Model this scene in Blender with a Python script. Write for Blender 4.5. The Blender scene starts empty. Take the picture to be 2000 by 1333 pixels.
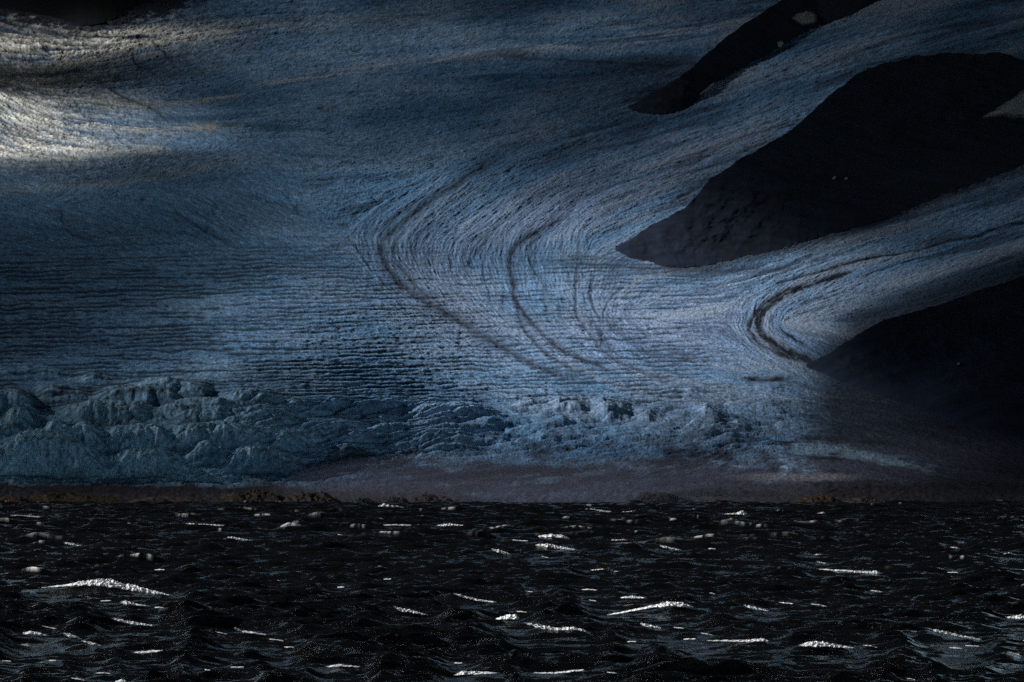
import bpy, math
import numpy as np
from mathutils import Vector

sc = bpy.context.scene
# ------------------------------------------------------------------ camera
F = 9514.0          # focal length in photo pixels (2000 px wide)
V0 = 948.0          # horizon row
HC = 10.0           # camera height above the water, metres
cam = bpy.data.cameras.new('camera'); cam_o = bpy.data.objects.new('camera', cam)
sc.collection.objects.link(cam_o); sc.camera = cam_o
cam_o.location = (0, 0, HC); cam_o.rotation_euler = (math.radians(90), 0, 0)
cam.sensor_width = 36; cam.lens = 36 * F / 2000; cam.shift_y = (V0 - 666.5) / 2000
cam.clip_start = 1; cam.clip_end = 60000

# ------------------------------------------------------------------ sky, sun, exposure
SUN_EL, SUN_AZ = 27.0, -72.0      # azimuth from +Y, negative = left of the view
sa, se = math.radians(SUN_AZ), math.radians(SUN_EL)
SDIR = np.array([math.sin(sa) * math.cos(se), math.cos(sa) * math.cos(se), math.sin(se)])  # towards the sun
w = bpy.data.worlds.new('World'); sc.world = w; w.use_nodes = True
nt = w.node_tree; nt.nodes.clear()
sky = nt.nodes.new('ShaderNodeTexSky'); sky.sky_type = 'NISHITA'; sky.sun_disc = False
sky.sun_elevation = se; sky.sun_rotation = sa; sky.dust_density = .3; sky.ozone_density = 4.0
bg = nt.nodes.new('ShaderNodeBackground'); bg.inputs['Strength'].default_value = 0.07
wo = nt.nodes.new('ShaderNodeOutputWorld')
nt.links.new(sky.outputs[0], bg.inputs[0]); nt.links.new(bg.outputs[0], wo.inputs[0])
sl = bpy.data.lights.new('sun', 'SUN'); sl.energy = 5.0; sl.angle = math.radians(0.5); sl.color = (1.0, 0.97, 0.95)
so = bpy.data.objects.new('sun', sl); sc.collection.objects.link(so)
so.rotation_euler = Vector(SDIR).to_track_quat('Z', 'Y').to_euler()
vs = sc.view_settings; vs.view_transform = 'Standard'; vs.look = 'None'; vs.exposure = 1.07; vs.gamma = 1; vs.use_curve_mapping = False
sc.cycles.use_denoising = False; sc.render.filter_size = 1.2; sc.cycles.sample_clamp_direct = 1.3; sc.cycles.sample_clamp_indirect = 1.5

# ------------------------------------------------------------------ helpers
def smooth(a, b, x):
    t = np.clip((x - a) / (b - a + 1e-12), 0, 1); return t * t * (3 - 2 * t)

def _hash(ix, iy, seed):
    h = (ix.astype(np.int64) * 374761393 + iy.astype(np.int64) * 668265263 + seed * 974634777) & 0xffffffff
    h = ((h ^ (h >> 13)) * 1274126177) & 0xffffffff
    h = ((h ^ (h >> 16)) * 2246822519) & 0xffffffff
    return (h ^ (h >> 15)) & 0xffffffff

def gn(x, y, seed=0):
    """gradient noise, about -1..1"""
    ix = np.floor(x); iy = np.floor(y); fx = x - ix; fy = y - iy
    ux = fx * fx * fx * (fx * (fx * 6 - 15) + 10); uy = fy * fy * fy * (fy * (fy * 6 - 15) + 10)
    def g(dx, dy):
        a = _hash(ix + dx, iy + dy, seed) * (2 * math.pi / 4294967296.0)
        return np.cos(a) * (fx - dx) + np.sin(a) * (fy - dy)
    a = g(0, 0); b = g(1, 0); c = g(0, 1); d = g(1, 1)
    return 1.5 * (a + (b - a) * ux + (c - a) * uy + (a - b - c + d) * ux * uy)

def fbm(x, y, seed=0, octv=4, gain=0.5, lac=2.03):
    s = 0; a = 1; t = 0
    for o in range(octv):
        s = s + a * gn(x, y, seed + 17 * o); t += a; a *= gain; x = x * lac + 3.7; y = y * lac - 1.3
    return s / t

def ridged(x, y, seed=0, octv=3, gain=0.5):
    s = 0; a = 1; t = 0
    for o in range(octv):
        s = s + a * (1 - 2 * np.abs(gn(x, y, seed + 31 * o))); t += a; a *= gain; x = x * 2.07 + 5.1; y = y * 2.07 + 1.9
    return s / t

def worley(x, y, seed=0):
    """F1, F2 and a random number of the nearest cell"""
    ix = np.floor(x); iy = np.floor(y)
    f1 = np.full(x.shape, 9.0); f2 = np.full(x.shape, 9.0); cid = np.zeros(x.shape)
    for dx in (-1, 0, 1):
        for dy in (-1, 0, 1):
            h = _hash(ix + dx, iy + dy, seed)
            px = ix + dx + (h & 0xffff) / 65536.0; py = iy + dy + ((h >> 16) & 0xffff) / 65536.0
            d = np.hypot(px - x, py - y)
            near = d < f1
            f2 = np.where(near, f1, np.minimum(f2, d)); cid = np.where(near, (h % 9973) / 9973.0, cid); f1 = np.where(near, d, f1)
    return f1, f2, cid

def link_mesh(name, co, faces, mat, col=None, smooth_shade=True, parent=None, extra=None):
    """co (n,3), faces (m,4) or (m,3) int arrays -> one mesh object"""
    me = bpy.data.meshes.new(name)
    n = len(co); m, k = faces.shape
    me.vertices.add(n); me.vertices.foreach_set('co', np.ascontiguousarray(co, dtype=np.float32).ravel())
    me.loops.add(m * k); me.loops.foreach_set('vertex_index', np.ascontiguousarray(faces, dtype=np.int32).ravel())
    me.polygons.add(m)
    me.polygons.foreach_set('loop_start', np.arange(0, m * k, k, dtype=np.int32))
    me.polygons.foreach_set('use_smooth', np.full(m, smooth_shade, dtype=bool))
    me.update(calc_edges=True)
    if col is not None:
        at = me.color_attributes.new('tint', 'FLOAT_COLOR', 'POINT')
        c4 = np.ones((n, 4), dtype=np.float32); c4[:, :3] = col.reshape(-1, 3)
        at.data.foreach_set('color', c4.ravel())
    for nm, arr in (extra or {}).items():
        a = me.attributes.new(nm, 'FLOAT', 'POINT'); a.data.foreach_set('value', np.ascontiguousarray(arr, dtype=np.float32).ravel())
    me.materials.append(mat)
    o = bpy.data.objects.new(name, me); sc.collection.objects.link(o)
    if parent: o.parent = parent
    return o

def grid_faces(r, c, wrap=False):
    i = np.arange(r - 1)[:, None] * c + np.arange(c - 1)[None, :]
    return np.stack([i, i + 1, i + c + 1, i + c], -1).reshape(-1, 4)

def tag(o, label, cat, kind=None, group=None):
    o['label'] = label; o['category'] = cat
    if kind: o['kind'] = kind
    if group: o['group'] = group
    return o

def mat_new(name):
    m = bpy.data.materials.new(name); m.use_nodes = True
    t = m.node_tree; t.nodes.clear()
    out = t.nodes.new('ShaderNodeOutputMaterial'); bs = t.nodes.new('ShaderNodeBsdfPrincipled')
    t.links.new(bs.outputs[0], out.inputs['Surface'])
    return m, t, bs, out

def N(t, kind, **kw):
    n = t.nodes.new(kind)
    for k, v in kw.items():
        if k in n.inputs.keys() if isinstance(k, str) else False: n.inputs[k].default_value = v
        else: setattr(n, k, v)
    return n

# ------------------------------------------------------------------ shape of the land
PV = np.array([1010, 985, 965, 945, 900, 850, 800, 700, 600, 480, 300, 150, 0, -180.])
PL = np.array([2560, 2610, 2720, 2780, 2797, 2820, 2900, 3250, 3750, 4500, 5900, 7400, 9000, 11500.])
PR = np.array([2560, 2605, 2690, 2760, 2950, 3130, 3350, 3750, 4180, 4800, 6000, 7400, 9000, 11500.])
def depth(u, v):
    wL = 1 - smooth(450, 1000, u)
    vv = -np.asarray(v, dtype=float)
    return np.interp(vv, -PV, PL) * wL + np.interp(vv, -PV, PR) * (1 - wL)
def world(u, v, d):
    return np.stack([d * (u - 1000) / F, d * np.ones_like(u), HC + d * (V0 - v) / F], -1)

# ------------------------------------------------------------------ added cloud deck, out of view, shaped to light and shade the land
# (photo column, photo row, transmission) wanted on the ground, then carried up to the clouds along the sun's direction
TP = np.array([
 (0,-10,.08),(120,5,.06),(240,5,.1),(340,-20,.1), (-100,60,.5),(60,95,.62),(200,80,.62),(300,62,.5),(420,40,.3),(620,30,.2),(850,15,.12),(1050,5,.08),(0,20,.3),
 (-100,150,.12),(0,155,.05),(150,150,.1),(300,130,.16),(450,100,.22),(650,110,.22),(900,90,.24),(1150,70,.25),(1350,50,.18),(1450,20,.1),
 (-100,205,.72),(0,215,.8),(60,250,.84),(0,290,.86),(120,285,.78),(200,250,.8),(300,260,.6),(400,250,.38),(520,240,.2),(250,200,.4),(400,190,.26),
 (0,335,.35),(150,335,.28),(300,325,.22),(100,375,.3),(350,345,.26),(0,430,.15),(200,450,.17),(400,430,.2),(550,420,.25),
 (600,180,.18),(800,180,.16),(1000,170,.13),(1200,150,.12),(600,300,.2),(800,280,.2),(1000,250,.16),(1200,220,.14),
 (700,380,.34),(850,380,.4),(1000,360,.33),(1150,330,.3),(1300,300,.25),(1450,240,.22),(1600,170,.2),(1750,100,.2),(1900,60,.15),(2000,30,.08),
 (1250,390,.33),(1400,330,.25),(1000,450,.42),(1150,450,.42),(700,480,.4),(500,520,.3),(250,540,.2),(50,540,.13),(0,650,.12),(200,650,.2),
 (400,640,.32),(600,620,.46),(800,600,.58),(1000,600,.54),(1200,600,.6),(1350,600,.58),(1250,500,.45),(1400,480,.4),(1450,600,.5),(1550,540,.42),
 (1600,620,.35),(1750,520,.34),(1900,450,.26),(2000,400,.18),(1750,590,.25),(1950,520,.14),(2150,400,.08),
 (1600,350,.06),(1800,300,.02),(1950,200,.01),(1850,130,.02),(2000,130,.05),(1500,430,.2),(1700,420,.05),
 (600,720,.5),(800,700,.62),(1000,700,.6),(1200,700,.6),(1400,690,.5),(1530,720,.35),(700,780,.42),(900,780,.48),(1100,790,.48),(1300,780,.45),(1450,790,.4),
 (400,750,.4),(200,760,.3),(560,790,.45),(480,820,.36),(1250,170,.06),(1200,205,.08),(1080,262,.14),(0,760,.2),(0,850,.12),(200,850,.18),(400,850,.26),(600,850,.42),(800,855,.46),(1000,860,.46),(1200,855,.44),(620,900,.34),(900,910,.28),(1200,910,.25),(1350,840,.4),
 (1450,860,.2),(1650,800,.26),(1800,830,.12),(1950,880,.02),(1600,888,.52),(1700,885,.52),(1790,905,.42),(1880,925,.2),(1500,932,.5),(1900,930,.03),(2100,900,.01),
 (1700,720,.02),(1850,680,.01),(2000,650,.01),(2150,650,.01),
 (0,950,.1),(250,960,.12),(500,955,.25),(750,960,.33),(1000,950,.22),(1250,950,.18),(1500,960,.15),(1800,970,.05),(2000,970,.03),
 (0,1000,.35),(400,1010,.45),(800,1000,.6),(1200,1000,.6),(1600,1000,.5),(2000,1010,.3),
 (0,1080,.7),(500,1080,.75),(1000,1080,.85),(1500,1080,.8),(2000,1090,.6),(200,1150,1.),(700,1180,.9),(1100,1190,1.),(1600,1190,.9),(2000,1200,.8),
 (200,1260,1.),(700,1300,.9),(1200,1300,.9),(1700,1260,1.),(0,1400,.8),(1000,1400,.8),(2000,1400,.8)])
_c = (TP[:, 1] > 370) & (TP[:, 1] < 810) & (TP[:, 0] > 560) & (TP[:, 0] < 1700)
TP[_c, 2] *= 1.32
_c = (TP[:, 1] < 330) & (TP[:, 0] > 430) & (TP[:, 0] < 1700); TP[_c, 2] *= 1.35
_c = (TP[:, 1] < 600) & (TP[:, 0] > 1150) & (TP[:, 2] > .1); TP[_c, 2] *= 1.05
TP[:, 2] = np.clip(TP[:, 2], 0, 1) ** np.where(TP[:, 1] > 990, .8, 1.75) * np.where((TP[:, 1] < 360) & (TP[:, 0] < 560), .72, 1)
def transmission(u, v):
    u = np.clip(u, -150, 2150); v = np.clip(v, -60, 1400)
    num = np.full(u.shape, 0.0); den = np.full(u.shape, 1e-9)
    for a, b, t in TP:
        sv = 26 if b < 360 and a < 560 else 45
        r2 = ((u - a) / 110) ** 2 + ((v - b) / sv) ** 2
        wgt = np.exp(-r2 * 1.1) + 1e-4 / (1 + r2 * r2)
        num += wgt * t; den += wgt
    return num / den

def build_shade_cloud():
    H = 3000.0
    xs = np.concatenate([np.linspace(-32000, -8500, 40, endpoint=False), np.arange(-8500, -3600, 14.), np.linspace(-3600, 26000, 80)])
    ys = np.concatenate([np.linspace(-9000, 1900, 50, endpoint=False), np.arange(1900, 14500, 30.), np.linspace(14500, 24000, 30)])
    X, Y = np.meshgrid(xs, ys); ny, nx = X.shape
    vm = np.linspace(1400, -180, 400); dm = np.where(vm > 985, HC * F / np.maximum(vm - V0, 1), depth(np.full(400, 900.), vm))
    o_ = np.argsort(dm); dms, vms = dm[o_], vm[o_]
    dl = np.where(vm > 985, HC * F / np.maximum(vm - V0, 1), depth(np.full(400, 100.), vm)); o_ = np.argsort(dl); dls, vls = dl[o_], vm[o_]
    h = 130 * fbm(X / 2600, Y / 2600, 5, 4)
    def thin(zc):
        # carry each point of the deck down along the sun's rays to the land below
        z = np.zeros_like(X)
        for _ in range(9):
            k = (zc - z) / SDIR[2]; gx = X - SDIR[0] * k; gy = Y - SDIR[1] * k
            gd = np.clip(gy, 60, 11500); wl = 1 - smooth(450, 1000, 1000 + F * gx / gd)
            v = np.interp(gd, dms, vms) * (1 - wl) + np.interp(gd, dls, vls) * wl; z = 0.5 * z + 0.5 * np.maximum(HC + gd * (V0 - v) / F, 0)
        u = 1000 + F * gx / gd
        T = transmission(u, v)
        out = smooth(0, 1, np.maximum(np.maximum((-300 - u) / 500, (u - 2250) / 500), (gy - 11500) / 1500))
        T = T * (1 - out) * (gy > 100) * np.clip(1 + 0.2 * fbm(gx / 90, gy / 420, 77, 4), 0.5, 1.4)
        return np.sqrt(np.clip(T, 0, 1))
    zl = H + h; zh = H + 160 + 2.2 * np.abs(h)
    lo = np.stack([X, Y, zl], -1).reshape(-1, 3); hi = np.stack([X, Y, zh], -1).reshape(-1, 3)
    n = nx * ny; fc = grid_faces(ny, nx)
    m = bpy.data.materials.new('shade cloud'); m.use_nodes = True; t = m.node_tree; t.nodes.clear()
    out_ = t.nodes.new('ShaderNodeOutputMaterial'); tr = t.nodes.new('ShaderNodeBsdfTransparent'); df = t.nodes.new('ShaderNodeBsdfDiffuse')
    df.inputs[0].default_value = (0.055, 0.06, 0.07, 1); mx = t.nodes.new('ShaderNodeMixShader'); at = t.nodes.new('ShaderNodeAttribute'); at.attribute_name = 'thin'
    t.links.new(at.outputs['Fac'], mx.inputs[0]); tl = t.nodes.new('ShaderNodeBsdfTranslucent'); tl.inputs[0].default_value = (.07, .072, .076, 1); ads = t.nodes.new('ShaderNodeAddShader'); t.links.new(df.outputs[0], ads.inputs[0]); t.links.new(tl.outputs[0], ads.inputs[1]); t.links.new(ads.outputs[0], mx.inputs[1]); t.links.new(tr.outputs[0], mx.inputs[2]); t.links.new(mx.outputs[0], out_.inputs[0])  # translucent glow added to brighten the water reflections
    o = link_mesh('shade_clouds', np.concatenate([lo, hi]), np.concatenate([fc, fc[:, ::-1] + n]), m, extra={'thin': np.concatenate([thin(zl).ravel(), thin(zh).ravel()])})
    tag(o, 'unseen shade cloud hanging over the glacier with gaps that let sunlight through', 'shade_clouds', 'structure')

build_shade_cloud()

# ------------------------------------------------------------------ the glacier
US = np.arange(-180, 2181, 1.85); VS = np.arange(1010, -140, -1.12)
U, V = np.meshgrid(US, VS); R, Cn = U.shape
rng = np.random.default_rng(4)

FLOW = [ # photo column, row, slope (rows down per column right)
 (0,50,.2),(100,60,.14),(180,72,.05),(300,70,-.08),(400,60,-.12),(60,110,.05),(150,130,-.15),(260,110,-.2),(600,110,-.1),(500,180,-.12),(700,60,-.05),
 (900,100,-.14),(1200,70,-.1),(1400,50,-.12),(800,200,-.04),(1000,180,-.08),(1150,150,-.08),(200,230,.14),(350,250,.04),(50,260,.3),(100,300,.1),(0,220,.6),(300,330,-.04),
 (150,370,-.1),(400,340,-.08),(600,300,0.02),(100,430,.25),(250,450,.3),(400,420,.5),(550,400,.3),(650,380,-.1),(750,330,-.12),(900,290,-.2),(1000,230,-.18),(1150,200,-.3),
 (50,520,0.),(300,560,.02),(550,560,.03),(650,500,.15),(700,600,.03),(500,680,0),(800,700,0),
 (1050,300,-.35),(1200,270,-.32),(1400,260,-.33),(1600,130,-.3),(1700,110,-.28),(1800,60,-.27),(1950,40,-.22),(1500,150,-.33),(1300,380,-.34),(1150,340,-.38),(1250,330,-.33),
 (980,350,-.55),(900,370,-.7),(830,410,-.85),(770,450,-1.3),(742,485,9.),(760,530,1.1),(820,580,.8),(900,630,.65),(980,680,.55),(1050,730,.45),
 (900,450,-.6),(880,500,1e3),(920,560,1.3),(1000,500,1e3),(1005,560,5.),(1030,620,1.1),(1090,680,.8),(1180,730,.5),(1060,440,-.8),(1110,480,1e3),(1120,560,9.),(1140,620,1.6),
 (1170,560,-9.),(1165,620,2.),(1220,580,-.9),(1230,660,.8),(1200,440,-.45),(1200,480,-.5),(1300,540,-.02),(1350,580,-.1),
 (1900,400,-.33),(2000,380,-.33),(1950,500,-.33),(1800,480,-.3),(1700,500,-.28),(1600,545,-.4),(1530,580,-.7),(1480,620,-5.),(1480,660,1.1),(1530,685,.6),(1590,712,.45),
 (1600,600,-.3),(1700,600,-.2),(1600,650,.2),(1400,560,-.18),(1350,650,.05),(1450,540,-.25),(1400,700,.15),(1350,760,.1),(1500,760,.05),(1650,780,.12),(1800,820,.25),(1950,880,.25),
 (1500,850,0.),(1400,900,-.18),(1600,900,.05),(1750,890,.2),(1900,930,.1),(1200,930,-.2),(1050,900,-.12),(900,870,-.06),(700,860,-.15),(500,850,-.3),(350,830,-.1),(100,850,.0),(1200,800,.1)]
def flow_field(u, v):
    c = np.zeros_like(u); s = np.zeros_like(u)
    for a, b, k in FLOW:
        th = 2 * math.atan(k)
        r2 = ((u - a) / 70) ** 2 + ((v - b) / 42) ** 2
        g = 1 / (0.15 + r2) ** 2
        c += g * math.cos(th); s += g * math.sin(th)
    th = np.arctan2(s, c) / 2
    return np.cos(th), np.sin(th)
sub = 6
fc_, fs_ = flow_field(U[::sub, ::sub], V[::sub, ::sub])
def upsample(a, R, C, sub):
    r = np.minimum(np.arange(R) / sub, a.shape[0] - 1.001); c = np.minimum(np.arange(C) / sub, a.shape[1] - 1.001)
    r0 = r.astype(int); c0 = c.astype(int); fr = (r - r0)[:, None]; fc = (c - c0)[None, :]
    return (a[r0][:, c0] * (1 - fr) * (1 - fc) + a[r0 + 1][:, c0] * fr * (1 - fc) + a[r0][:, c0 + 1] * (1 - fr) * fc + a[r0 + 1][:, c0 + 1] * fr * fc)
c2 = upsample(fc_ ** 2 - fs_ ** 2, R, Cn, sub); s2 = upsample(2 * fc_ * fs_, R, Cn, sub)
TH = np.arctan2(s2, c2) / 2; FX, FY = np.cos(TH), np.sin(TH)

def lic(noise, length, step=1.6):
    """streak the noise along the flow of the ice (steps in photo-pixel sized units)"""
    acc = noise.copy(); wsum = np.ones_like(noise)
    I0, J0 = np.meshgrid(np.arange(R, dtype=np.float32), np.arange(Cn, dtype=np.float32), indexing='ij')
    n = int(length / step)
    for sgn in (1, -1):
        I, J = I0.copy(), J0.copy(); px = sgn * FX.astype(np.float32); py = sgn * FY.astype(np.float32)
        for k in range(n):
            J += px * np.float32(step / 1.85); I -= py * np.float32(step / 1.12)
            i = np.clip(I.astype(np.int32), 0, R - 1); j = np.clip(J.astype(np.int32), 0, Cn - 1)
            wk = 1 - k / n; acc += noise[i, j] * wk; wsum += wk
            nx_ = FX[i, j]; ny_ = FY[i, j]; f = np.sign(nx_ * px + ny_ * py); f[f == 0] = 1
            px = (nx_ * f).astype(np.float32); py = (ny_ * f).astype(np.float32)
    a = acc / wsum; return (a - a.mean()) / (a.std() + 1e-9)
def blur(a, r):
    for _ in range(2):
        c = np.cumsum(np.pad(a, ((r + 1, r), (0, 0)), mode='edge'), 0); a = (c[2 * r + 1:] - c[:-2 * r - 1]) / (2 * r + 1)
        c = np.cumsum(np.pad(a, ((0, 0), (r + 1, r)), mode='edge'), 1); a = (c[:, 2 * r + 1:] - c[:, :-2 * r - 1]) / (2 * r + 1)
    return a
white = rng.standard_normal((R, Cn)).astype(np.float32)
L_fine = lic(white, 9)
L_mid = lic(blur(rng.standard_normal((R, Cn)), 1).astype(np.float32), 60)
L_thin = lic(rng.standard_normal((R, Cn)).astype(np.float32), 22)
L_big = lic(blur(rng.standard_normal((R, Cn)), 4).astype(np.float32), 110, 3.0)
L_huge = lic(blur(rng.standard_normal((R, Cn)), 10).astype(np.float32), 220, 6.0)

def line_mask(pts, width, w2=None):
    """0..1 mask around a polyline, with its width given at start and end"""
    m = np.zeros((R, Cn)); w2 = width if w2 is None else w2
    pts = np.array(pts, float)
    # smooth the polyline
    q = [pts[0]]
    for k in range(len(pts) - 1):
        p0 = pts[max(k - 1, 0)]; p1 = pts[k]; p2 = pts[k + 1]; p3 = pts[min(k + 2, len(pts) - 1)]
        for t in (0.25, .5, .75, 1.):
            q.append(0.5 * ((2 * p1) + (-p0 + p2) * t + (2 * p0 - 5 * p1 + 4 * p2 - p3) * t * t + (-p0 + 3 * p1 - 3 * p2 + p3) * t ** 3))
    n = len(q) - 1
    for k in range(n):
        a, b = q[k], q[k + 1]; wd = width + (w2 - width) * k / n; pad = 3 * wd + 14
        j0 = np.searchsorted(US, min(a[0], b[0]) - pad); j1 = np.searchsorted(US, max(a[0], b[0]) + pad)
        i0 = np.searchsorted(-VS, -(max(a[1], b[1]) + pad)); i1 = np.searchsorted(-VS, -(min(a[1], b[1]) - pad))
        if i1 <= i0 or j1 <= j0: continue
        uu = U[i0:i1, j0:j1] + WX[i0:i1, j0:j1]; vv = V[i0:i1, j0:j1] + WY[i0:i1, j0:j1]
        d = b - a; L = (d * d).sum() + 1e-6; t = np.clip(((uu - a[0]) * d[0] + (vv - a[1]) * d[1]) / L, 0, 1)
        r = np.hypot(uu - a[0] - t * d[0], vv - a[1] - t * d[1])
        m[i0:i1, j0:j1] = np.maximum(m[i0:i1, j0:j1], np.exp(-(r / wd) ** 2))
    return m
WX = 5 * fbm(U / 22, V / 12, 91, 3); WY = 3.0 * fbm(U / 25, V / 10, 92, 3)

def blob(cu, cv, ru, rv, rot=0):
    x = U - cu; y = V - cv; c, s = math.cos(rot), math.sin(rot)
    return np.exp(-(((x * c + y * s) / ru) ** 2 + ((-x * s + y * c) / rv) ** 2))

n_lo = fbm(U / 160, V / 60, 1, 4); n_mid = fbm(U / 40, V / 16, 2, 4); n_hi = fbm(U / 9, V / 4.5, 3, 3)
n_tex = fbm(U / 5, V / 3.5, 9, 2)
serac = (1 - smooth(330, 760, U + 60 * n_lo)) * smooth(690, 830, V + 40 * n_lo) * (1 - smooth(940, 965, V))
mounds = smooth(770, 800, V) * (1 - smooth(860, 910, V)) * smooth(280, 450, U) * (1 - smooth(1450, 1650, U))
rough = smooth(720, 790, V) * (1 - smooth(900, 950, V)) * (1 - smooth(1500, 1700, U))
edge_c = 690 + 60 * smooth(0, 600, U)
crev = smooth(400, 570, V + 40 * n_lo) * (1 - smooth(770, 830, V)) * (1 - smooth(1250, 1480, U + 40 * n_lo)) * (1 - 0.5 * smooth(700, 830, U) * (1 - smooth(500, 560, V)))
crev = np.maximum(crev, 0.8 * smooth(1000, 1100, U) * smooth(490, 505, V) * (1 - smooth(1330, 1500, U)) * (1 - smooth(760, 800, V)))
upper = 1 - smooth(480, 560, V)

# transverse crevasses: long cracks across the flow with broken, uneven spacing
ph = V / 8.0 + 0.9 * fbm(U / 260, V / 60, 21, 3) + 0.5 * fbm(U / 45, V / 14, 22, 3) + 0.02 * U / 8.2
saw = ph - np.floor(ph)                         # 0..1 across one bench of ice
benchid = np.floor(ph)
gate = smooth(-.55, .25, gn(U / 130 + benchid * 7.7, benchid * 1.37, 23) + 0.3 * gn(U / 16, benchid * 3.1, 24))
crack = np.exp(-((saw - 0.5) / np.where(U < 900, .25, .2)) ** 2) * gate
r2 = ridged(U / 60, V / 7.5, 25, 3); crack2 = smooth(0.55, 0.95, r2)
crk = crev * np.clip(crack * 0.9 + 0.6 * crack2, 0, 1.2)
# oblique cracks in the upper left field
rot = (U * 0.8 + V * 1.6)
r3 = ridged((U * 0.55 - V * 1.0) / 34, (U + V * 0.6) / 150, 28, 3)
obl = smooth(.72, .98, r3) * (blob(330, 440, 260, 70) + .8 * blob(30, 240, 120, 60) + .6 * blob(330, 110, 160, 45) + .5 * blob(230, 200, 120, 30))

# relief in photo-pixel units, turned into metres below
f1, f2, cid = worley(U / 58 + 0.5 * n_mid + 0.2 * L_mid * 0, V / 25 + 0.35 * n_mid, 40)
g1, g2, cid2 = worley(U / 24 + 0.6 * n_mid, V / 12 + 0.3 * n_hi, 41)
def benches(period, wu, tilt, seed, wob=1.0, var=.8, blk=0.):
    # rows of ice benches: each rises towards its back, then drops off into a gap
    p = V / period + tilt * U / period + wob * fbm(U / (2.4 * wu), V / (period * 2.2), seed, 4, .42)
    k = np.floor(p); f = p - k
    hgt = 1.1 - .75 * var + var * np.clip(.5 + .9 * gn(U / (wu * 1.1) + k * 3.3, k * 1.7, seed + 5) + .3 * gn(U / (wu * .3) + k, k * 2.9, seed + 6) + blk * ((_hash(np.floor(U / (wu * .45) + .5 * gn(U / 50, V / 30, seed + 3) + k * .37), k, seed) % 1000) / 1000. - .5), 0, 1.4)
    prof = np.where(f > .12, 1 - .6 * (f - .12) - .7 * smooth(.55, 1., f), .99 * f / .12)
    return prof * hgt, f, hgt
bA, fA, hA = benches(31, 120, .0, 140, 1.15, .9, 1.)
bB, fB, hB = benches(14, 90, -.05, 150, 1.1, .5, .4)
bC, fC, hC = benches(20, 120, .16, 160, 1.3, .7)
bD, fD, hD = benches(8.5, 80, .08, 170, 1.2, .4)
block = (cid * 16 + 10 * (1 - f1) + 6 * smooth(0.02, 0.25, f2 - f1) - 8) + (cid2 * 5 + 4 * (1 - g1)) + 4 * n_hi
big = smooth(700, 790, V) * smooth(660, 280, U)
relief = serac * (big * (5 * bA + 4 * bB) + (1 - big) * (5 * bB + 3 * bD) + .7 * n_hi + 1.5 * n_mid)
mw = ridged(U / 120 + .4 * n_mid, V / 30 + 0.002 * U, 44, 3)
mw2 = ridged((U + V * 1.2) / 34, V / 15 - U / 90, 45, 3)
relief += mounds * (7 * bC + 3 * bD + 12 * n_lo + 1.5 * n_mid) * (1 + .5 * n_lo) + rough * (3.0 * bD + .7 * n_hi) * (1 - .5 * mounds) * (1 - serac)
relief += crev * (2.1 * np.sqrt(np.clip(saw, 0, 1)) * (saw < .5) + 1.6 * (1 - saw) * (saw >= .5) - 2.2 * crack - 1.5 * crack2) * (0.5 + 0.5 * smooth(500, 720, V))
relief += (1 - .4 * crev) * 0.6 * L_fine + (1 - .8 * crev) * (.25 * L_mid + .7 * L_big * (0.2 + upper)) + 1.2 * L_huge * upper - 1.8 * obl + 0.5 * n_tex
shore_w = smooth(935, 965, V)
relief *= 1 - 0.85 * shore_w
relief += smooth(925, 950, V) * (4.5 * np.abs(fbm(U / 55, V / 16, 47, 5, .6)) + 2.5 * ridged(U / 26, V / 9, 48, 4)) * smooth(988, 975, V)

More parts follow.
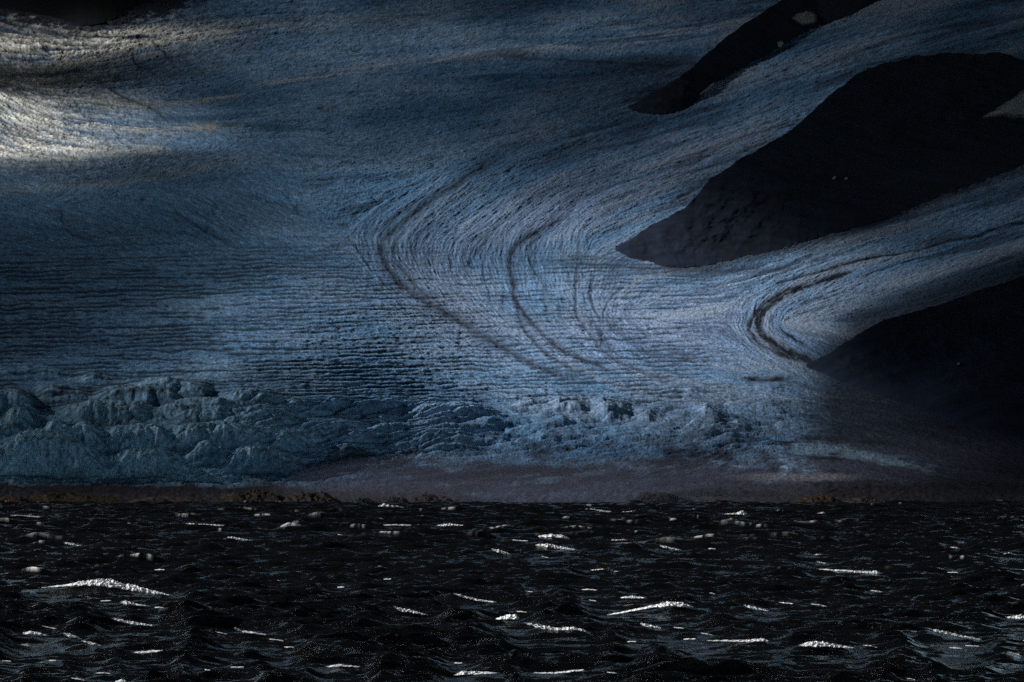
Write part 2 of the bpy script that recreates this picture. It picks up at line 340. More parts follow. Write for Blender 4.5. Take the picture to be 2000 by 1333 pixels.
# the large seracs and ice swells, one by one: crest line, foot row, height (photo pixels)
SER = [ ([(-60,772),(0,776),(37,770),(62,779),(74,792)], 818, 36), ([(60,776),(78,763),(110,762),(140,768),(184,768)], 788, 17), ([(176,774),(200,768),(240,763),(290,765),(330,770),(372,786)], 799, 27),
 ([(102,822),(130,803),(175,793),(230,797),(270,803),(334,816)], 834, 29), ([(2,828),(20,812),(52,803),(66,822)], 856, 36), ([(72,848),(95,828),(112,832),(140,845),(160,840),(176,832),(204,848)], 893, 46),
 ([(196,856),(225,849),(250,851),(270,843),(305,843),(326,857),(350,872)], 890, 36), ([(216,900),(240,888),(290,893),(320,887),(356,905)], 938, 38), ([(-60,880),(0,878),(40,860),(76,852),(150,864),(210,884)], 938, 55),
 ([(-60,728),(0,727),(40,725),(76,722),(110,727),(164,742)], 746, 15), ([(146,738),(185,733),(212,742),(244,752)], 758, 13), ([(246,748),(330,747),(360,755),(400,754),(428,776)], 786, 21),
 ([(296,806),(320,799),(350,803),(395,810),(430,804),(464,818)], 830, 20), ([(426,780),(470,768),(520,774),(564,784)], 797, 15), ([(332,856),(352,846),(384,843),(420,850),(446,866)], 884, 27),
 ([(396,852),(420,842),(452,847),(490,853),(526,870)], 888, 22), ([(430,898),(470,884),(505,879),(560,892),(590,905)], 930, 28), ([(366,880),(400,872),(430,878),(460,890)], 914, 24), ([(-60,845),(0,842),(24,834),(50,842),(70,852)], 872, 22),
 ([(520,868),(556,858),(592,864),(620,878)], 892, 20), ([(470,822),(510,812),(560,815),(600,828)], 838, 15), ([(580,806),(640,790),(720,790),(800,797),(840,806)], 814, 15), ([(780,818),(850,804),(930,805),(1010,820)], 831, 17),
 ([(560,846),(620,834),(690,838),(740,850)], 858, 14), ([(1050,808),(1092,789),(1130,798),(1186,816)], 818, 17), ([(1150,806),(1180,793),(1212,800),(1258,822)], 826, 18), ([(1228,822),(1268,811),(1320,832)], 838, 15),
 ([(1340,820),(1378,802),(1424,816),(1470,826)], 830, 17), ([(620,892),(672,878),(742,892)], 906, 15), ([(700,846),(770,836),(850,846)], 856, 11), ([(900,842),(960,830),(1030,842)], 850, 12),
 ([(1040,838),(1100,828),(1160,840)], 848, 11), ([(660,872),(690,866),(720,874)], 882, 8), ([(840,868),(900,860),(960,870)], 876, 8), ([(1440,770),(1500,760),(1570,768)], 778, 10), ([(1280,775),(1350,764),(1430,772)], 780, 9)]
serR = np.zeros((R, Cn)); face = np.zeros((R, Cn)); foot = np.zeros((R, Cn)); rim = np.zeros((R, Cn))
for q, (crest, ft, hh_) in enumerate(SER):
    cp = np.array(crest, float); j0, j1 = np.searchsorted(US, [cp[0, 0] - 6, cp[-1, 0] + 6])
    uu = US[j0:j1]; cv = np.interp(uu, cp[:, 0], cp[:, 1]) + .11 * hh_ * fbm(uu / 22, uu * 0 + q, 900 + q, 4, .6) + smooth(16, 30, hh_) * gn(uu / 5, uu * 0 + q, 950 + q)
    tw = 12 + .26 * (cp[-1, 0] - cp[0, 0]); ends_ = np.clip(smooth(cp[0, 0] - 8, cp[0, 0] + tw, uu) * smooth(cp[-1, 0] + 8, cp[-1, 0] - tw, uu), 0, 1) ** .7
    ftu = ft + 4 * fbm(uu / 45, uu * 0 + q, 980 + q, 3)
    steep = (7 if hh_ > 22 else 11) + .12 * hh_; Hu = np.clip(ftu - steep - cv, 2, None) * ends_
    vv = V[:, j0:j1]; up = smooth(0, steep, ftu[None] - vv); back = 1 - smooth(steep, steep + 16 + .9 * hh_, ftu[None] - vv)
    r_ = Hu[None] * up * back; m_ = r_ > serR[:, j0:j1]
    serR[:, j0:j1] = np.where(m_, r_, serR[:, j0:j1])
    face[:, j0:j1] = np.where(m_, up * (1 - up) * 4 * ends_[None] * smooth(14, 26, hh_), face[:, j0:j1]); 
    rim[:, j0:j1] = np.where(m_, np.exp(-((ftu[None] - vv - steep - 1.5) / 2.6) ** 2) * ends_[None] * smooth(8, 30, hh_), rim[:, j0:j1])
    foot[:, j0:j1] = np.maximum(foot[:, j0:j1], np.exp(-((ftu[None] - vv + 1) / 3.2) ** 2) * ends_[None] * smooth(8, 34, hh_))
relief += serR * (1 + .10 * fbm(U / 12, V / 9, 74, 3)) + .8 * smooth(4, 16, serR) * n_hi
# ---- surface colours of the ice, snow and debris (stains, bands and debris, plus painted gap shade and rim light)
def rgb(*c): return np.array(c)
blue = rgb(.145, .32, .56); pale = rgb(.27, .44, .65); deep = rgb(.045, .155, .31); dust = rgb(.27, .315, .41); warm = rgb(.47, .475, .43); debris = rgb(.021, .032, .058); mauve = rgb(.042, .046, .074); teal = rgb(.20, .36, .47)
def mixc(c, k, col):
    k = np.clip(k, 0, 1)[..., None]; return c * (1 - k) + k * col
C = np.broadcast_to(blue, U.shape + (3,)).copy()
C = mixc(C, 0.55 * smooth(-.3, .5, n_lo + .25 * L_huge), pale)
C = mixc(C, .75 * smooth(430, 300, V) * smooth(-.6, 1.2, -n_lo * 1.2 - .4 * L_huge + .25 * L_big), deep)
C = mixc(C, .8 * serac, teal)
C = mixc(C, .7 * blob(230, 470, 460, 150), rgb(.085, .235, .40))
# grey dusty ice on the right-hand tributaries and purple dust in the middle
C = mixc(C, .55 * smooth(900, 1250, U + 200 * n_lo) * smooth(-.8, 1.0, L_huge * .5 + L_big * .35), dust)
C = mixc(C, .5 * (blob(870, 600, 130, 60, .6) + blob(1050, 420, 260, 50, -.3) + .8 * blob(1300, 640, 300, 90)), rgb(.27, .31, .47))
# warm snow and dust, upper left
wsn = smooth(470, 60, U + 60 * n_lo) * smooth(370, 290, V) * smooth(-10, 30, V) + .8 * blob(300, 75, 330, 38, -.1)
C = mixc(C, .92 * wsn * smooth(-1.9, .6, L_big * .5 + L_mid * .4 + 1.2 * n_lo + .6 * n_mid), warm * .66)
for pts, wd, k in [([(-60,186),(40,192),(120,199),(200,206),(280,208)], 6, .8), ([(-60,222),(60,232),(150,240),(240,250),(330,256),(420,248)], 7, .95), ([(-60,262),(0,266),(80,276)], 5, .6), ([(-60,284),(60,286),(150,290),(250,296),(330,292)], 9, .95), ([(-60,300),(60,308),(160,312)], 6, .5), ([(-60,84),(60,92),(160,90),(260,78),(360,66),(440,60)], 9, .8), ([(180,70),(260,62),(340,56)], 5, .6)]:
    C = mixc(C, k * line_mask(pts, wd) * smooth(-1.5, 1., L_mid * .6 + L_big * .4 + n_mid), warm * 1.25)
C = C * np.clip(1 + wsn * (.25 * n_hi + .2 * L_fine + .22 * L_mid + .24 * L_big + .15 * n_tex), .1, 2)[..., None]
relief += wsn * (.8 * n_hi + .5 * n_mid + .5 * L_fine + .5 * L_mid)
C = mixc(C, .5 * line_mask([(-60,372),(60,368),(180,362),(290,348),(380,332),(470,312)], 9), rgb(.36, .44, .50))
for pts, wd, k in [([(1500,35),(1380,52),(1250,72),(1100,92),(950,108),(800,122),(680,138),(560,158),(420,188),(300,205),(160,196)], 9, .85),
                   ([(1350,40),(1100,62),(900,76),(700,92),(520,118),(380,140)], 7, .35),
                   ([(-60,182),(60,192),(180,203),(280,205)], 9, .5), ([(0,238),(120,240),(220,250),(340,258),(470,250)], 7, .6),
                   ([(-20,275),(100,285),(240,296),(330,290)], 10, .5), ([(1000,10),(860,30),(700,40),(560,50),(400,45)], 12, .3)]:
    C = mixc(C, k * line_mask(pts, wd) * smooth(-1.5, 1.2, L_mid + .6 * L_big), np.where(U[..., None] < 480, warm * rgb(.9, .95, 1.0), rgb(.42, .49, .60)))
# pale clean ice streaks
for pts, wd, k in [([(900,380),(850,415),(790,450),(745,480)], 6, .55), ([(1010,400),(940,425),(900,440)], 10, .35), ([(1360,378),(1250,425),(1150,450),(1060,470)], 7, .45),
                   ([(1750,450),(1600,510),(1450,545),(1350,600)], 14, .35), ([(1150,780),(1100,790),(1000,800),(900,806)], 8, .4)]:
    C = mixc(C, k * line_mask(pts, wd) * smooth(-1.5, .8, L_mid), rgb(.46, .58, .74))
# streaks
patchy = smooth(-.3, .4, fbm(U / 130, V / 45, 71, 3)) * (1 - .6 * smooth(650, 750, U) * smooth(1300, 1150, U) * smooth(350, 450, V))
C = C * np.clip(1 + .16 * L_fine + (1 - .7 * crev) * (.35 + .65 * patchy) * np.where((U > 1150) & (V < 600), .15, .10) * L_mid + (1 - .7 * crev) * (.3 + .7 * patchy) * .12 * L_big + .12 * n_hi + .12 * n_mid + .08 * white, .25, 1.7)[..., None]
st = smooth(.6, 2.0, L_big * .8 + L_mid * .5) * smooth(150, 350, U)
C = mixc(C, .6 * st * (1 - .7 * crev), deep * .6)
tang = blob(1080, 590, 150, 110) + .8 * blob(880, 560, 150, 90, .6) + .7 * blob(1250, 620, 120, 80) + .6 * blob(1250, 260, 260, 80, -.3)
thin_ = smooth(1.45 - .55 * tang, 2.2 - .3 * tang, L_thin)
C = mixc(C, .45 * np.clip(tang, 0, 1) * smooth(-.2, 1.6, L_mid * .5 + .5 * L_big + n_mid), debris * 2.4)
C = mixc(C, .82 * thin_ * (.45 + .55 * smooth(-.2, .5, fbm(U / 70, V / 30, 96, 3))), deep * .5)
C = mixc(C, .35 * smooth(1.7, 2.6, -L_thin), rgb(.5, .6, .72))
C = mixc(C, .55 * smooth(1.2, 2.6, L_mid * .7 + L_huge * .6) * smooth(1000, 1200, U) * (V < 760), debris)
C = mixc(C, .96 * np.clip(crk * 1.25, 0, 1), deep * .26)  # crevasses darkened in colour, standing in for the shade inside them
C = mixc(C, .5 * serac * smooth(.80, .97, fA) * big + .6 * mounds * smooth(.84, 1, fC) + .5 * rough * smooth(.8, 1, fD), deep * .3)  # shade painted into the gaps between the ice benches
C = mixc(C, .75 * np.clip(obl, 0, 1), deep * .5)
bandz = smooth(1000, 1300, U) * smooth(760, 700, V)
C = mixc(C, .6 * bandz * smooth(.1, 1.5, .7 * L_big + .5 * L_huge + .2 * L_mid), rgb(.37, .48, .64))
C = mixc(C, .6 * bandz * smooth(.2, 1.6, -.7 * L_big - .4 * L_huge - .3 * L_mid), debris * 2.2)
C = mixc(C, .4 * blob(960, 620, 420, 130) * smooth(-.6, 1.2, n_lo + .4 * L_mid), rgb(.33, .45, .63))
# medial moraines and debris bands
MOR = [ ([(960,315),(890,362),(825,405),(775,445),(745,478),(752,512),(776,546),(822,583),(882,617),(942,656),(1002,690),(1064,722),(1140,745)], 6, 7, .75),
 ([(1000,300),(915,345),(830,392),(765,428),(722,465)], 9, 6, .45), ([(760,505),(790,528),(815,560),(850,590)], 4, 4, .6), ([(776,470),(768,500),(785,525)], 4, 3, .45),
 ([(1110,420),(1060,446),(1022,468),(1000,492),(997,520),(1003,552),(1008,585),(1032,622),(1062,652),(1095,682),(1145,704),(1190,722)], 4.5, 4.5, .85),
 ([(1004,560),(1012,610),(1030,650),(1068,690),(1110,716),(1150,738)], 4, 4, .6), ([(1003,530),(1006,560),(1010,580)], 7, 6, .6),
 ([(1060,455),(1034,482),(1036,512),(1052,540),(1062,565),(1066,600),(1078,622)], 2.6, 2.6, .55), ([(1048,530),(1064,555),(1072,590)], 1.6, 1.6, .6),
 ([(1128,500),(1126,545),(1124,585),(1130,620),(1152,650),(1182,688),(1240,720),(1320,748)], 3.2, 3.5, .6),
 ([(1162,540),(1152,566),(1154,590),(1166,612),(1178,632)], 3.6, 2.6, .75), ([(1172,634),(1176,660),(1170,692)], 5, 3, .7),
 ([(1225,556),(1196,580),(1182,604),(1176,640)], 2.2, 2.2, .55), ([(1205,575),(1206,600),(1198,630)], 2, 2, .4), ([(1092,590),(1096,620),(1106,640)], 4, 4, .5),
 ([(960,462),(940,482),(922,508),(904,528)], 2.6, 2.2, .6), ([(952,495),(944,520),(950,560),(960,590)], 2.2, 2.2, .5), ([(984,555),(982,590),(984,612)], 1.6, 1.6, .5),
 ([(915,468),(950,464),(975,470)], 3, 2, .55), ([(1140,640),(1180,672),(1215,700)], 2.6, 2.6, .45), ([(1230,690),(1300,722),(1380,750)], 3, 4, .4),
 ([(1050,512),(1150,516),(1250,522),(1400,528),(1500,522)], 5, 4, .55), ([(1100,500),(1200,508),(1260,513)], 5, 3, .4), ([(1180,530),(1300,536),(1430,534),(1560,520)], 3, 3, .4),
 ([(1664,531),(1640,538),(1600,550),(1555,566),(1515,588),(1489,612),(1482,632),(1490,654),(1518,674),(1558,694),(1606,716)], 3.6, 8, 1.3),
 ([(1640,536),(1570,560),(1530,580),(1500,606)], 5, 4, .8), ([(1600,548),(1540,566),(1500,590),(1474,616),(1463,640),(1478,664),(1520,688),(1575,710)], 3.6, 6, .9),
 ([(2100,412),(2000,434),(1950,444),(1905,460),(1862,466),(1800,486),(1755,496),(1712,502),(1660,514),(1620,527),(1575,538),(1520,552)], 4, 2.5, .85),
 ([(1900,462),(1870,465),(1850,468)], 6, 6, .8), ([(1640,520),(1620,526)], 6, 6, .8), ([(1850,492),(1780,508),(1740,520),(1672,546)], 2.6, 2, .6), ([(1524,641),(1550,660),(1578,676)], 2.6, 3, .9),
 ([(1575,498),(1600,508),(1620,500)], 3, 2, .4), ([(1570,512),(1528,520)], 2, 2, .5),
 ([(1385,350),(1350,372),(1305,396)], 5, 2, .8), ([(1300,360),(1240,388),(1160,420)], 3, 4, .35), ([(1275,265),(1240,276),(1120,300),(1020,330)], 4, 3, .6),
 ([(1262,225),(1180,248),(1090,272)], 3.5, 3, .55), ([(1500,250),(1400,290),(1300,318)], 2.5, 2.5, .5), ([(1560,230),(1480,262),(1400,282)], 2, 2, .5), ([(1530,268),(1450,296),(1330,352)], 3, 3, .45),
 ([(2000,55),(1850,95),(1700,125),(1600,165)], 3.5, 3, .5), ([(2000,30),(1800,62),(1650,112)], 3, 3, .4),
 ([(1400,126),(1250,122),(1100,116),(980,112)], 3, 3, .7), ([(980,112),(850,128),(700,150)], 2, 2, .3),
 ([(-60,28),(40,50),(130,66),(230,72),(330,72)], 3.4, 1.5, .95), ([(-60,48),(40,64),(140,76)], 2.6, 1.5, .8), ([(240,52),(330,44),(420,36)], 3, 2, .7), ([(340,20),(370,40),(390,60)], 4, 2, .6),
 ([(700,148),(850,118),(1000,100)], 1.5, 1.5, .2), ([(600,352),(660,348),(700,342)], 1.8, 1.5, .7), ([(330,400),(370,428),(420,460),(460,480)], 2.4, 2, .6),
 ([(120,410),(132,450),(200,475)], 2.5, 2, .6), ([(200,165),(240,190),(300,215),(330,240)], 2.6, 2, .7), ([(262,95),(264,125),(300,138)], 2.6, 1.5, .7), ([(300,85),(330,115),(345,125)], 2.6, 2, .7),
 ([(0,235),(20,258),(30,268)], 3, 2, .7), ([(310,238),(316,254)], 4, 3, .7), ([(372,425),(420,455),(385,385)], 1.5, 1.5, .3), ([(520,360),(560,385),(580,410)], 3, 2, .5),
 ([(1318,700),(1340,702),(1362,706)], 4, 3, .9), ([(1440,738),(1500,742),(1560,736)], 5, 6, .75), ([(925,772),(942,765)], 3, 3, .8),
]
mor = np.zeros((R, Cn)); halo = np.zeros((R, Cn))
for pts, a, b, k in MOR:
    taper_pts = pts; lm_ = line_mask(pts, a, b); ends = np.minimum(np.hypot((U - pts[0][0]), (V - pts[0][1]) * 1.5), np.hypot(U - pts[-1][0], (V - pts[-1][1]) * 1.5))
    kk = k * (.35 + .65 * smooth(0, 34, ends)) if 0 < pts[-1][0] < 2000 and pts[0][0] < 2000 else k
    mor = np.maximum(mor, kk * lm_); halo = np.maximum(halo, kk * line_mask(pts, a * 3, b * 3)) if k > .55 else halo
mor *= np.clip(.95 + .22 * L_fine + .5 * n_hi + .7 * n_mid + .6 * fbm(U / 50, V / 30, 93, 2), .05, 1.6) * np.where(U > 1440, 1.25, 1.)
C = mixc(C, np.where(U > 1440, .12, .42) * halo * np.clip(.8 + .25 * L_mid + .5 * n_mid, 0, 1.5), debris * 2)
mor = np.clip(mor, 0, 1)
C = mixc(C, mor, np.where(U[..., None] > 1440, debris * .55, debris))
relief -= 1.5 * mor
b4 = np.interp(U, [-180, 0, 60, 110, 160, 200, 240, 280, 320, 350, 420], [0, 28, 42, 52, 63, 57, 44, 34, 26, 14, -20])
C = mixc(C, .95 * smooth(-.15, .35, (b4 + 8 - V) / 22 + fbm(U / 26 + V / 20, V / 8, 97, 5, .6) * 1.7) * (U < 460) * (V < 95), debris * .5)
# debris-covered margin beside the two dark mountains and the dirty tongue
nun_lo = np.interp(U, [1150, 1228, 1275, 1380, 1450, 1540, 1700, 1900, 2200], [500, 508, 522, 522, 506, 486, 441, 366, 260])
C = mixc(C, .75 * (V > nun_lo - 6) * np.exp(-((V - nun_lo) / 12) ** 2) * smooth(1260, 1330, U), debris * 1.1)
mt_top = np.interp(U, [1500, 1585, 1680, 1780, 1900, 2000, 2200], [735, 712, 650, 610, 570, 540, 480])
C = mixc(C, (U > 1540) * smooth(95, 0, mt_top - V + 26 * L_huge * .5 + 14 * L_big * .4) * smooth(1540, 1640, U) * .9, debris)
dirt = smooth(0, 1, (V - (862 - 20 * smooth(900, 1500, U) - 45 * smooth(1500, 1800, U) + 70 * n_mid + 16 * L_big + 50 * n_lo)) / 80)
dirt = dirt * smooth(340, 760, U + 140 * n_lo + 60 * n_mid)
icep = blob(1670, 888, 150, 15, .13) + .7 * blob(1560, 882, 90, 9, -.12) + .6 * blob(1790, 915, 80, 9, .25)
dirt = dirt * (1 - .95 * smooth(.2, 1., icep + .6 * n_mid + .12 * L_mid))
C = mixc(C, .8 * smooth(.3, .9, icep + .45 * n_mid + .12 * L_mid + .25 * n_hi - .25 * ridged(U / 30, V / 8, 88, 2)), rgb(.20, .31, .42))
patch = smooth(.15, .75, n_mid * .9 + .22 * L_mid + .15 * L_big + .25 * mw2 + .1) * smooth(975, 850, V)
dirt = np.clip(dirt - .45 * patch, 0, 1)
C = mixc(C, .93 * dirt, mauve * np.clip(1 + .2 * L_fine + .2 * L_mid + .25 * L_big + .35 * n_mid, .3, 2.2)[..., None])
band = smooth(1480, 1650, U) * smooth(735, 790, V + .0 * U) * smooth(900, 780, V - .25 * (U - 1500))
C = mixc(C, .75 * band * smooth(-.6, .4, n_mid + .3 * L_mid), debris * .9)
C = mixc(C, .6 * smooth(1400, 1500, U) * smooth(1720, 1600, U) * smooth(922, 930, V) * smooth(944, 938, V - ((U - 1550) / 30) ** 2 * -.12), rgb(.3, .32, .36))
# bare foreshore
C = mixc(C, smooth(936, 962, V + 12 * n_mid + 16 * n_lo + 5 * n_hi) * smooth(640, 480, U) + smooth(945, 968, V + 8 * n_mid) * smooth(1000, 800, U) + .9 * smooth(940, 955, V) * smooth(1250, 1450, U), rgb(.026, .025, .031) * np.clip(1 + .7 * n_hi + .7 * n_mid, .3, 2.4)[..., None])
# dark vertical stripes running down the serac faces
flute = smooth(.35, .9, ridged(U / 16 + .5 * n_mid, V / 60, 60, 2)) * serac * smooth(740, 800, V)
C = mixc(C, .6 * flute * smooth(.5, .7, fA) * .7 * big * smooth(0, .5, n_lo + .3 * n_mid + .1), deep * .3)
e1, e2, _c1 = worley(U / 21 + .8 * n_mid + .12 * gn(U / 6, V / 6, 66), V / 44 + .25 * n_mid, 67)
gap = smooth(.16, .03, e2 - e1) * serac * smooth(720, 790, V) * smooth(-.2, .3, fbm(U / 60, V / 30, 68, 2))
C = mixc(C, .45 * gap, deep * .25); relief -= 1.2 * gap  # shade painted into the cracks between ice blocks, with a shallow groove
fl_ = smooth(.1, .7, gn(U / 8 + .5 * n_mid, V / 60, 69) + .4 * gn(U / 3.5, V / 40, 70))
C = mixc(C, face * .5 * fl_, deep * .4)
C = mixc(C, .85 * foot * (U < 1500) * smooth(.9, .5, dirt * .8), deep * .14)  # crevasse shadow at each serac foot, painted as dark colour
C = mixc(C, .55 * rim * smooth(-.6, .4, n_mid + .3 * L_fine) * (1 - .5 * dirt), rgb(.42, .54, .62))  # crest rims painted paler, as if catching the light
C = np.clip(C, .003, .9)

D = depth(U, V)
cliff = (1 - smooth(450, 800, U)) * smooth(800, 850, V) * (1 - smooth(950, 965, V))
dz = relief * D / F
rock_ = smooth(4, 16, serR)
Dd = D - rock_ * (2.6 * fbm((U + .7 * V) / 15, (V - .4 * U) / 22, 72, 4, .6) + 2.2 * ridged((U + .5 * V) / 34, V / 40, 73, 3)) - cliff * (4 * n_lo + 2.0 * ridged(U / 70 + .6 * n_mid, V / 90, 62, 3))
P = world(U, V, D); P[..., 1] = Dd; P[..., 0] = Dd * (U - 1000) / F; P[..., 2] += dz

m_ice, t, bs, out = mat_new('glacier ice')
at = N(t, 'ShaderNodeVertexColor', layer_name='tint')
tc = t.nodes.new('ShaderNodeTexCoord')
mp = t.nodes.new('ShaderNodeMapping'); mp.inputs['Scale'].default_value = (1.0, .22, 1.0); t.links.new(tc.outputs['Object'], mp.inputs[0])
nz = N(t, 'ShaderNodeTexNoise'); nz.inputs['Scale'].default_value = .5; nz.inputs['Detail'].default_value = 6; nz.inputs['Roughness'].default_value = .7
t.links.new(mp.outputs[0], nz.inputs['Vector'])
rp = N(t, 'ShaderNodeMapRange'); rp.inputs['From Min'].default_value = .3; rp.inputs['From Max'].default_value = .7; rp.inputs['To Min'].default_value = .38; rp.inputs['To Max'].default_value = 1.62
t.links.new(nz.outputs[0], rp.inputs[0])
mu = N(t, 'ShaderNodeVectorMath', operation='SCALE'); t.links.new(at.outputs['Color'], mu.inputs[0]); t.links.new(rp.outputs[0], mu.inputs['Scale'])
t.links.new(mu.outputs[0], bs.inputs['Base Color']); bs.inputs['Roughness'].default_value = .8; bs.inputs['Specular IOR Level'].default_value = .15
bp = N(t, 'ShaderNodeBump'); bp.inputs['Strength'].default_value = .6; bp.inputs['Distance'].default_value = 1.6
t.links.new(nz.outputs[0], bp.inputs['Height']); t.links.new(bp.outputs[0], bs.inputs['Normal'])
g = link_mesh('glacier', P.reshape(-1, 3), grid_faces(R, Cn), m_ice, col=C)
tag(g, 'broad blue-grey glacier with curved dark moraine bands flowing down to the lake', 'glacier', 'structure')

# ------------------------------------------------------------------ dark rock mountains standing out of the ice
def rock_mat(name, col, scale=.05, var=.5):
    m, t, bs, out = mat_new(name)
    tc = t.nodes.new('ShaderNodeTexCoord'); nz = N(t, 'ShaderNodeTexNoise'); nz.inputs['Scale'].default_value = scale; nz.inputs['Detail'].default_value = 9; nz.inputs['Roughness'].default_value = .65
    t.links.new(tc.outputs['Object'], nz.inputs['Vector'])
    cr = N(t, 'ShaderNodeValToRGB'); e = cr.color_ramp.elements
    e[0].position = .3; e[1].position = .72
    e[0].color = tuple(c * (1 - var) for c in col) + (1,); e[1].color = tuple(c * (1 + var) for c in col) + (1,)
    t.links.new(nz.outputs[0], cr.inputs[0]); t.links.new(cr.outputs[0], bs.inputs['Base Color'])
    bs.inputs['Roughness'].default_value = .95; bs.inputs['Specular IOR Level'].default_value = .1
    bp = N(t, 'ShaderNodeBump'); bp.inputs['Strength'].default_value = .8; bp.inputs['Distance'].default_value = 2.0
    t.links.new(nz.outputs[0], bp.inputs['Height']); t.links.new(bp.outputs[0], bs.inputs['Normal'])
    return m
m_rock = rock_mat('dark basalt', (.012, .022, .045), .02, .6)
m_black = rock_mat('black rock', (.006, .007, .010), .03, .5)

def mountain(top, bot, seed, bulge=.5, name='rock_ridge', du=2.0, rag=6.0, mat=None):
    top = np.array(top, float); bot = np.array(bot, float)
    u = np.arange(top[0, 0], top[-1, 0] + 1e-3, du); nt_, nb = 150, 24
    vt = np.interp(u, top[:, 0], top[:, 1]) ; vb = np.interp(u, bot[:, 0], bot[:, 1])
    sm_ = lambda q: np.convolve(np.pad(q, 9, mode='edge'), np.ones(19) / 19, 'valid')
    vt, vb = .35 * vt + .65 * sm_(vt), .15 * vb + .85 * sm_(vb)
    wt = 6.5 * fbm(u / 34, u * 0 + 3, seed, 6, .6); wb = rag * fbm(u / 16, u * 0 + 9, seed + 1, 5, .65)
    vb = np.maximum(vb, vt + .5)
    t = np.linspace(-.06, 1, nt_)[:, None]
    tc_ = np.clip(t, 0, 1); Vg = vb[None] + (vt - vb)[None] * t + wt[None] * tc_ ** 30 + wb[None] * (1 - tc_) ** 30; Ug = np.repeat(u[None], nt_, 0)
    db = depth(u, vb); dt = depth(u, vt)
    Dg = db[None] + (dt - db)[None] * bulge * np.clip(t, 0, 1) + 30 * np.minimum(t, 0) * 0
    env = np.clip(t, 0, 1) * np.clip(1 - t, 0, 1) * 4
    thick = np.clip((vb - vt) / 60, 0, 1)[None]
    Dg = Dg - env * thick * (13 * ridged(Ug / 70 + Vg / 90, Vg / 60 - Ug / 160, seed + 2, 4) + 4 * fbm(Ug / 18, Vg / 12, seed + 3, 4))
    Pf = world(Ug, Vg, Dg)
    Pf[..., 2] -= np.where(t < 0, 4.0, 0) 
    # back side falls away behind the ridge
    s = np.linspace(0, 1, nb)[1:, None]
    crest = Pf[-1][None]
    Pb = np.repeat(crest, nb - 1, 0).copy()
    run = (dt * .10 + 60)[None]
    Pb[..., 1] += s * run; Pb[..., 2] -= (s ** 1.4) * (run * .55 + 40)
    Pa = np.concatenate([Pf, Pb]); r, c = Pa.shape[:2]
    return link_mesh(name, Pa.reshape(-1, 3), grid_faces(r, c), mat or m_rock), (u, vt, vb, t[:, 0], Dg)

TOP1 = [(1202,485),(1228,470),(1245,457),(1285,434),(1327,413),(1352,397),(1360,382),(1385,349),(1425,326),(1480,291),(1530,265),(1552,250),(1590,214),(1640,170),(1665,150),(1700,133),(1740,121),(1790,110),(1850,103),(1890,105),(1915,108),(1940,102),(1965,104),(1990,116),(2060,125),(2190,150)]
BOT1 = [(1202,487),(1222,498),(1228,507),(1262,508),(1286,520),(1320,524),(1380,521),(1450,506),(1500,496),(1540,486),(1600,467),(1700,440),(1800,408),(1900,366),(2000,326),(2190,250)]
TOP2 = [(1228,208),(1260,190),(1290,172),(1330,150),(1370,115),(1410,80),(1445,52),(1480,30),(1520,5),(1560,-22),(1640,-50),(1800,-80)]
BOT2 = [(1228,212),(1250,222),(1290,226),(1330,216),(1362,203),(1366,190),(1400,166),(1440,140),(1480,113),(1510,98),(1540,80),(1580,60),(1640,42),(1680,28),(1720,4),(1800,-30)]
TOP3 = [(1575,712),(1600,701),(1640,676),(1680,652),(1720,627),(1780,611),(1850,591),(1900,571),(1950,556),(2000,540),(2190,480)]
BOT3 = [(1575,716),(1620,735),(1660,752),(1700,768),(1800,800),(1900,835),(2000,862),(2190,905)]
TOP4 = [(-180,-95),(0,-95),(200,-90),(330,-60),(400,-20)]
BOT4 = [(-180,-8),(-60,4),(0,17),(60,30),(110,42),(160,52),(200,47),(240,32),(270,14),(300,4),(350,-10),(400,-22)]
m1, i1 = mountain(TOP1, BOT1, 200); tag(m1, 'large dark rock mountain island between two arms of the glacier', 'mountain', 'structure')
m2, i2 = mountain(TOP2, BOT2, 230); tag(m2, 'narrow dark rock ridge with snow patches at the top of the glacier', 'mountain', 'structure')
m3, i3 = mountain(TOP3, BOT3, 260); tag(m3, 'black mountain flank on the right below the curved moraine', 'mountain', 'structure')
m4, i4 = mountain(TOP4, BOT4, 290, rag=8, mat=m_black); tag(m4, 'dark rock spur in the top left corner above the sunlit snow', 'mountain', 'structure')

# ------------------------------------------------------------------ snow patches lying on the rock
m_snow, t, bs, out = mat_new('old snow')
nz = N(t, 'ShaderNodeTexNoise'); nz.inputs['Scale'].default_value = .3; nz.inputs['Detail'].default_value = 8
tc = t.nodes.new('ShaderNodeTexCoord'); t.links.new(tc.outputs['Object'], nz.inputs['Vector'])
cr = N(t, 'ShaderNodeValToRGB'); cr.color_ramp.elements[0].position = .3; cr.color_ramp.elements[1].position = .7
cr.color_ramp.elements[0].color = (.14, .17, .22, 1); cr.color_ramp.elements[1].color = (.50, .54, .60, 1)
t.links.new(nz.outputs[0], cr.inputs[0]); bs.inputs['Roughness'].default_value = .9
ra = N(t, 'ShaderNodeAttribute', attribute_name='cover'); ad = N(t, 'ShaderNodeMath', operation='ADD'); t.links.new(ra.outputs['Fac'], ad.inputs[0]); t.links.new(nz.outputs[0], ad.inputs[1])
mr = N(t, 'ShaderNodeMapRange'); mr.inputs['From Min'].default_value = .62; mr.inputs['From Max'].default_value = 1.0; t.links.new(ad.outputs[0], mr.inputs[0])
mx = N(t, 'ShaderNodeMix', data_type='RGBA'); t.links.new(mr.outputs[0], mx.inputs['Factor']); mx.inputs[6].default_value = (.014, .02, .035, 1); t.links.new(cr.outputs[0], mx.inputs[7]); t.links.new(mx.outputs[2], bs.inputs['Base Color'])
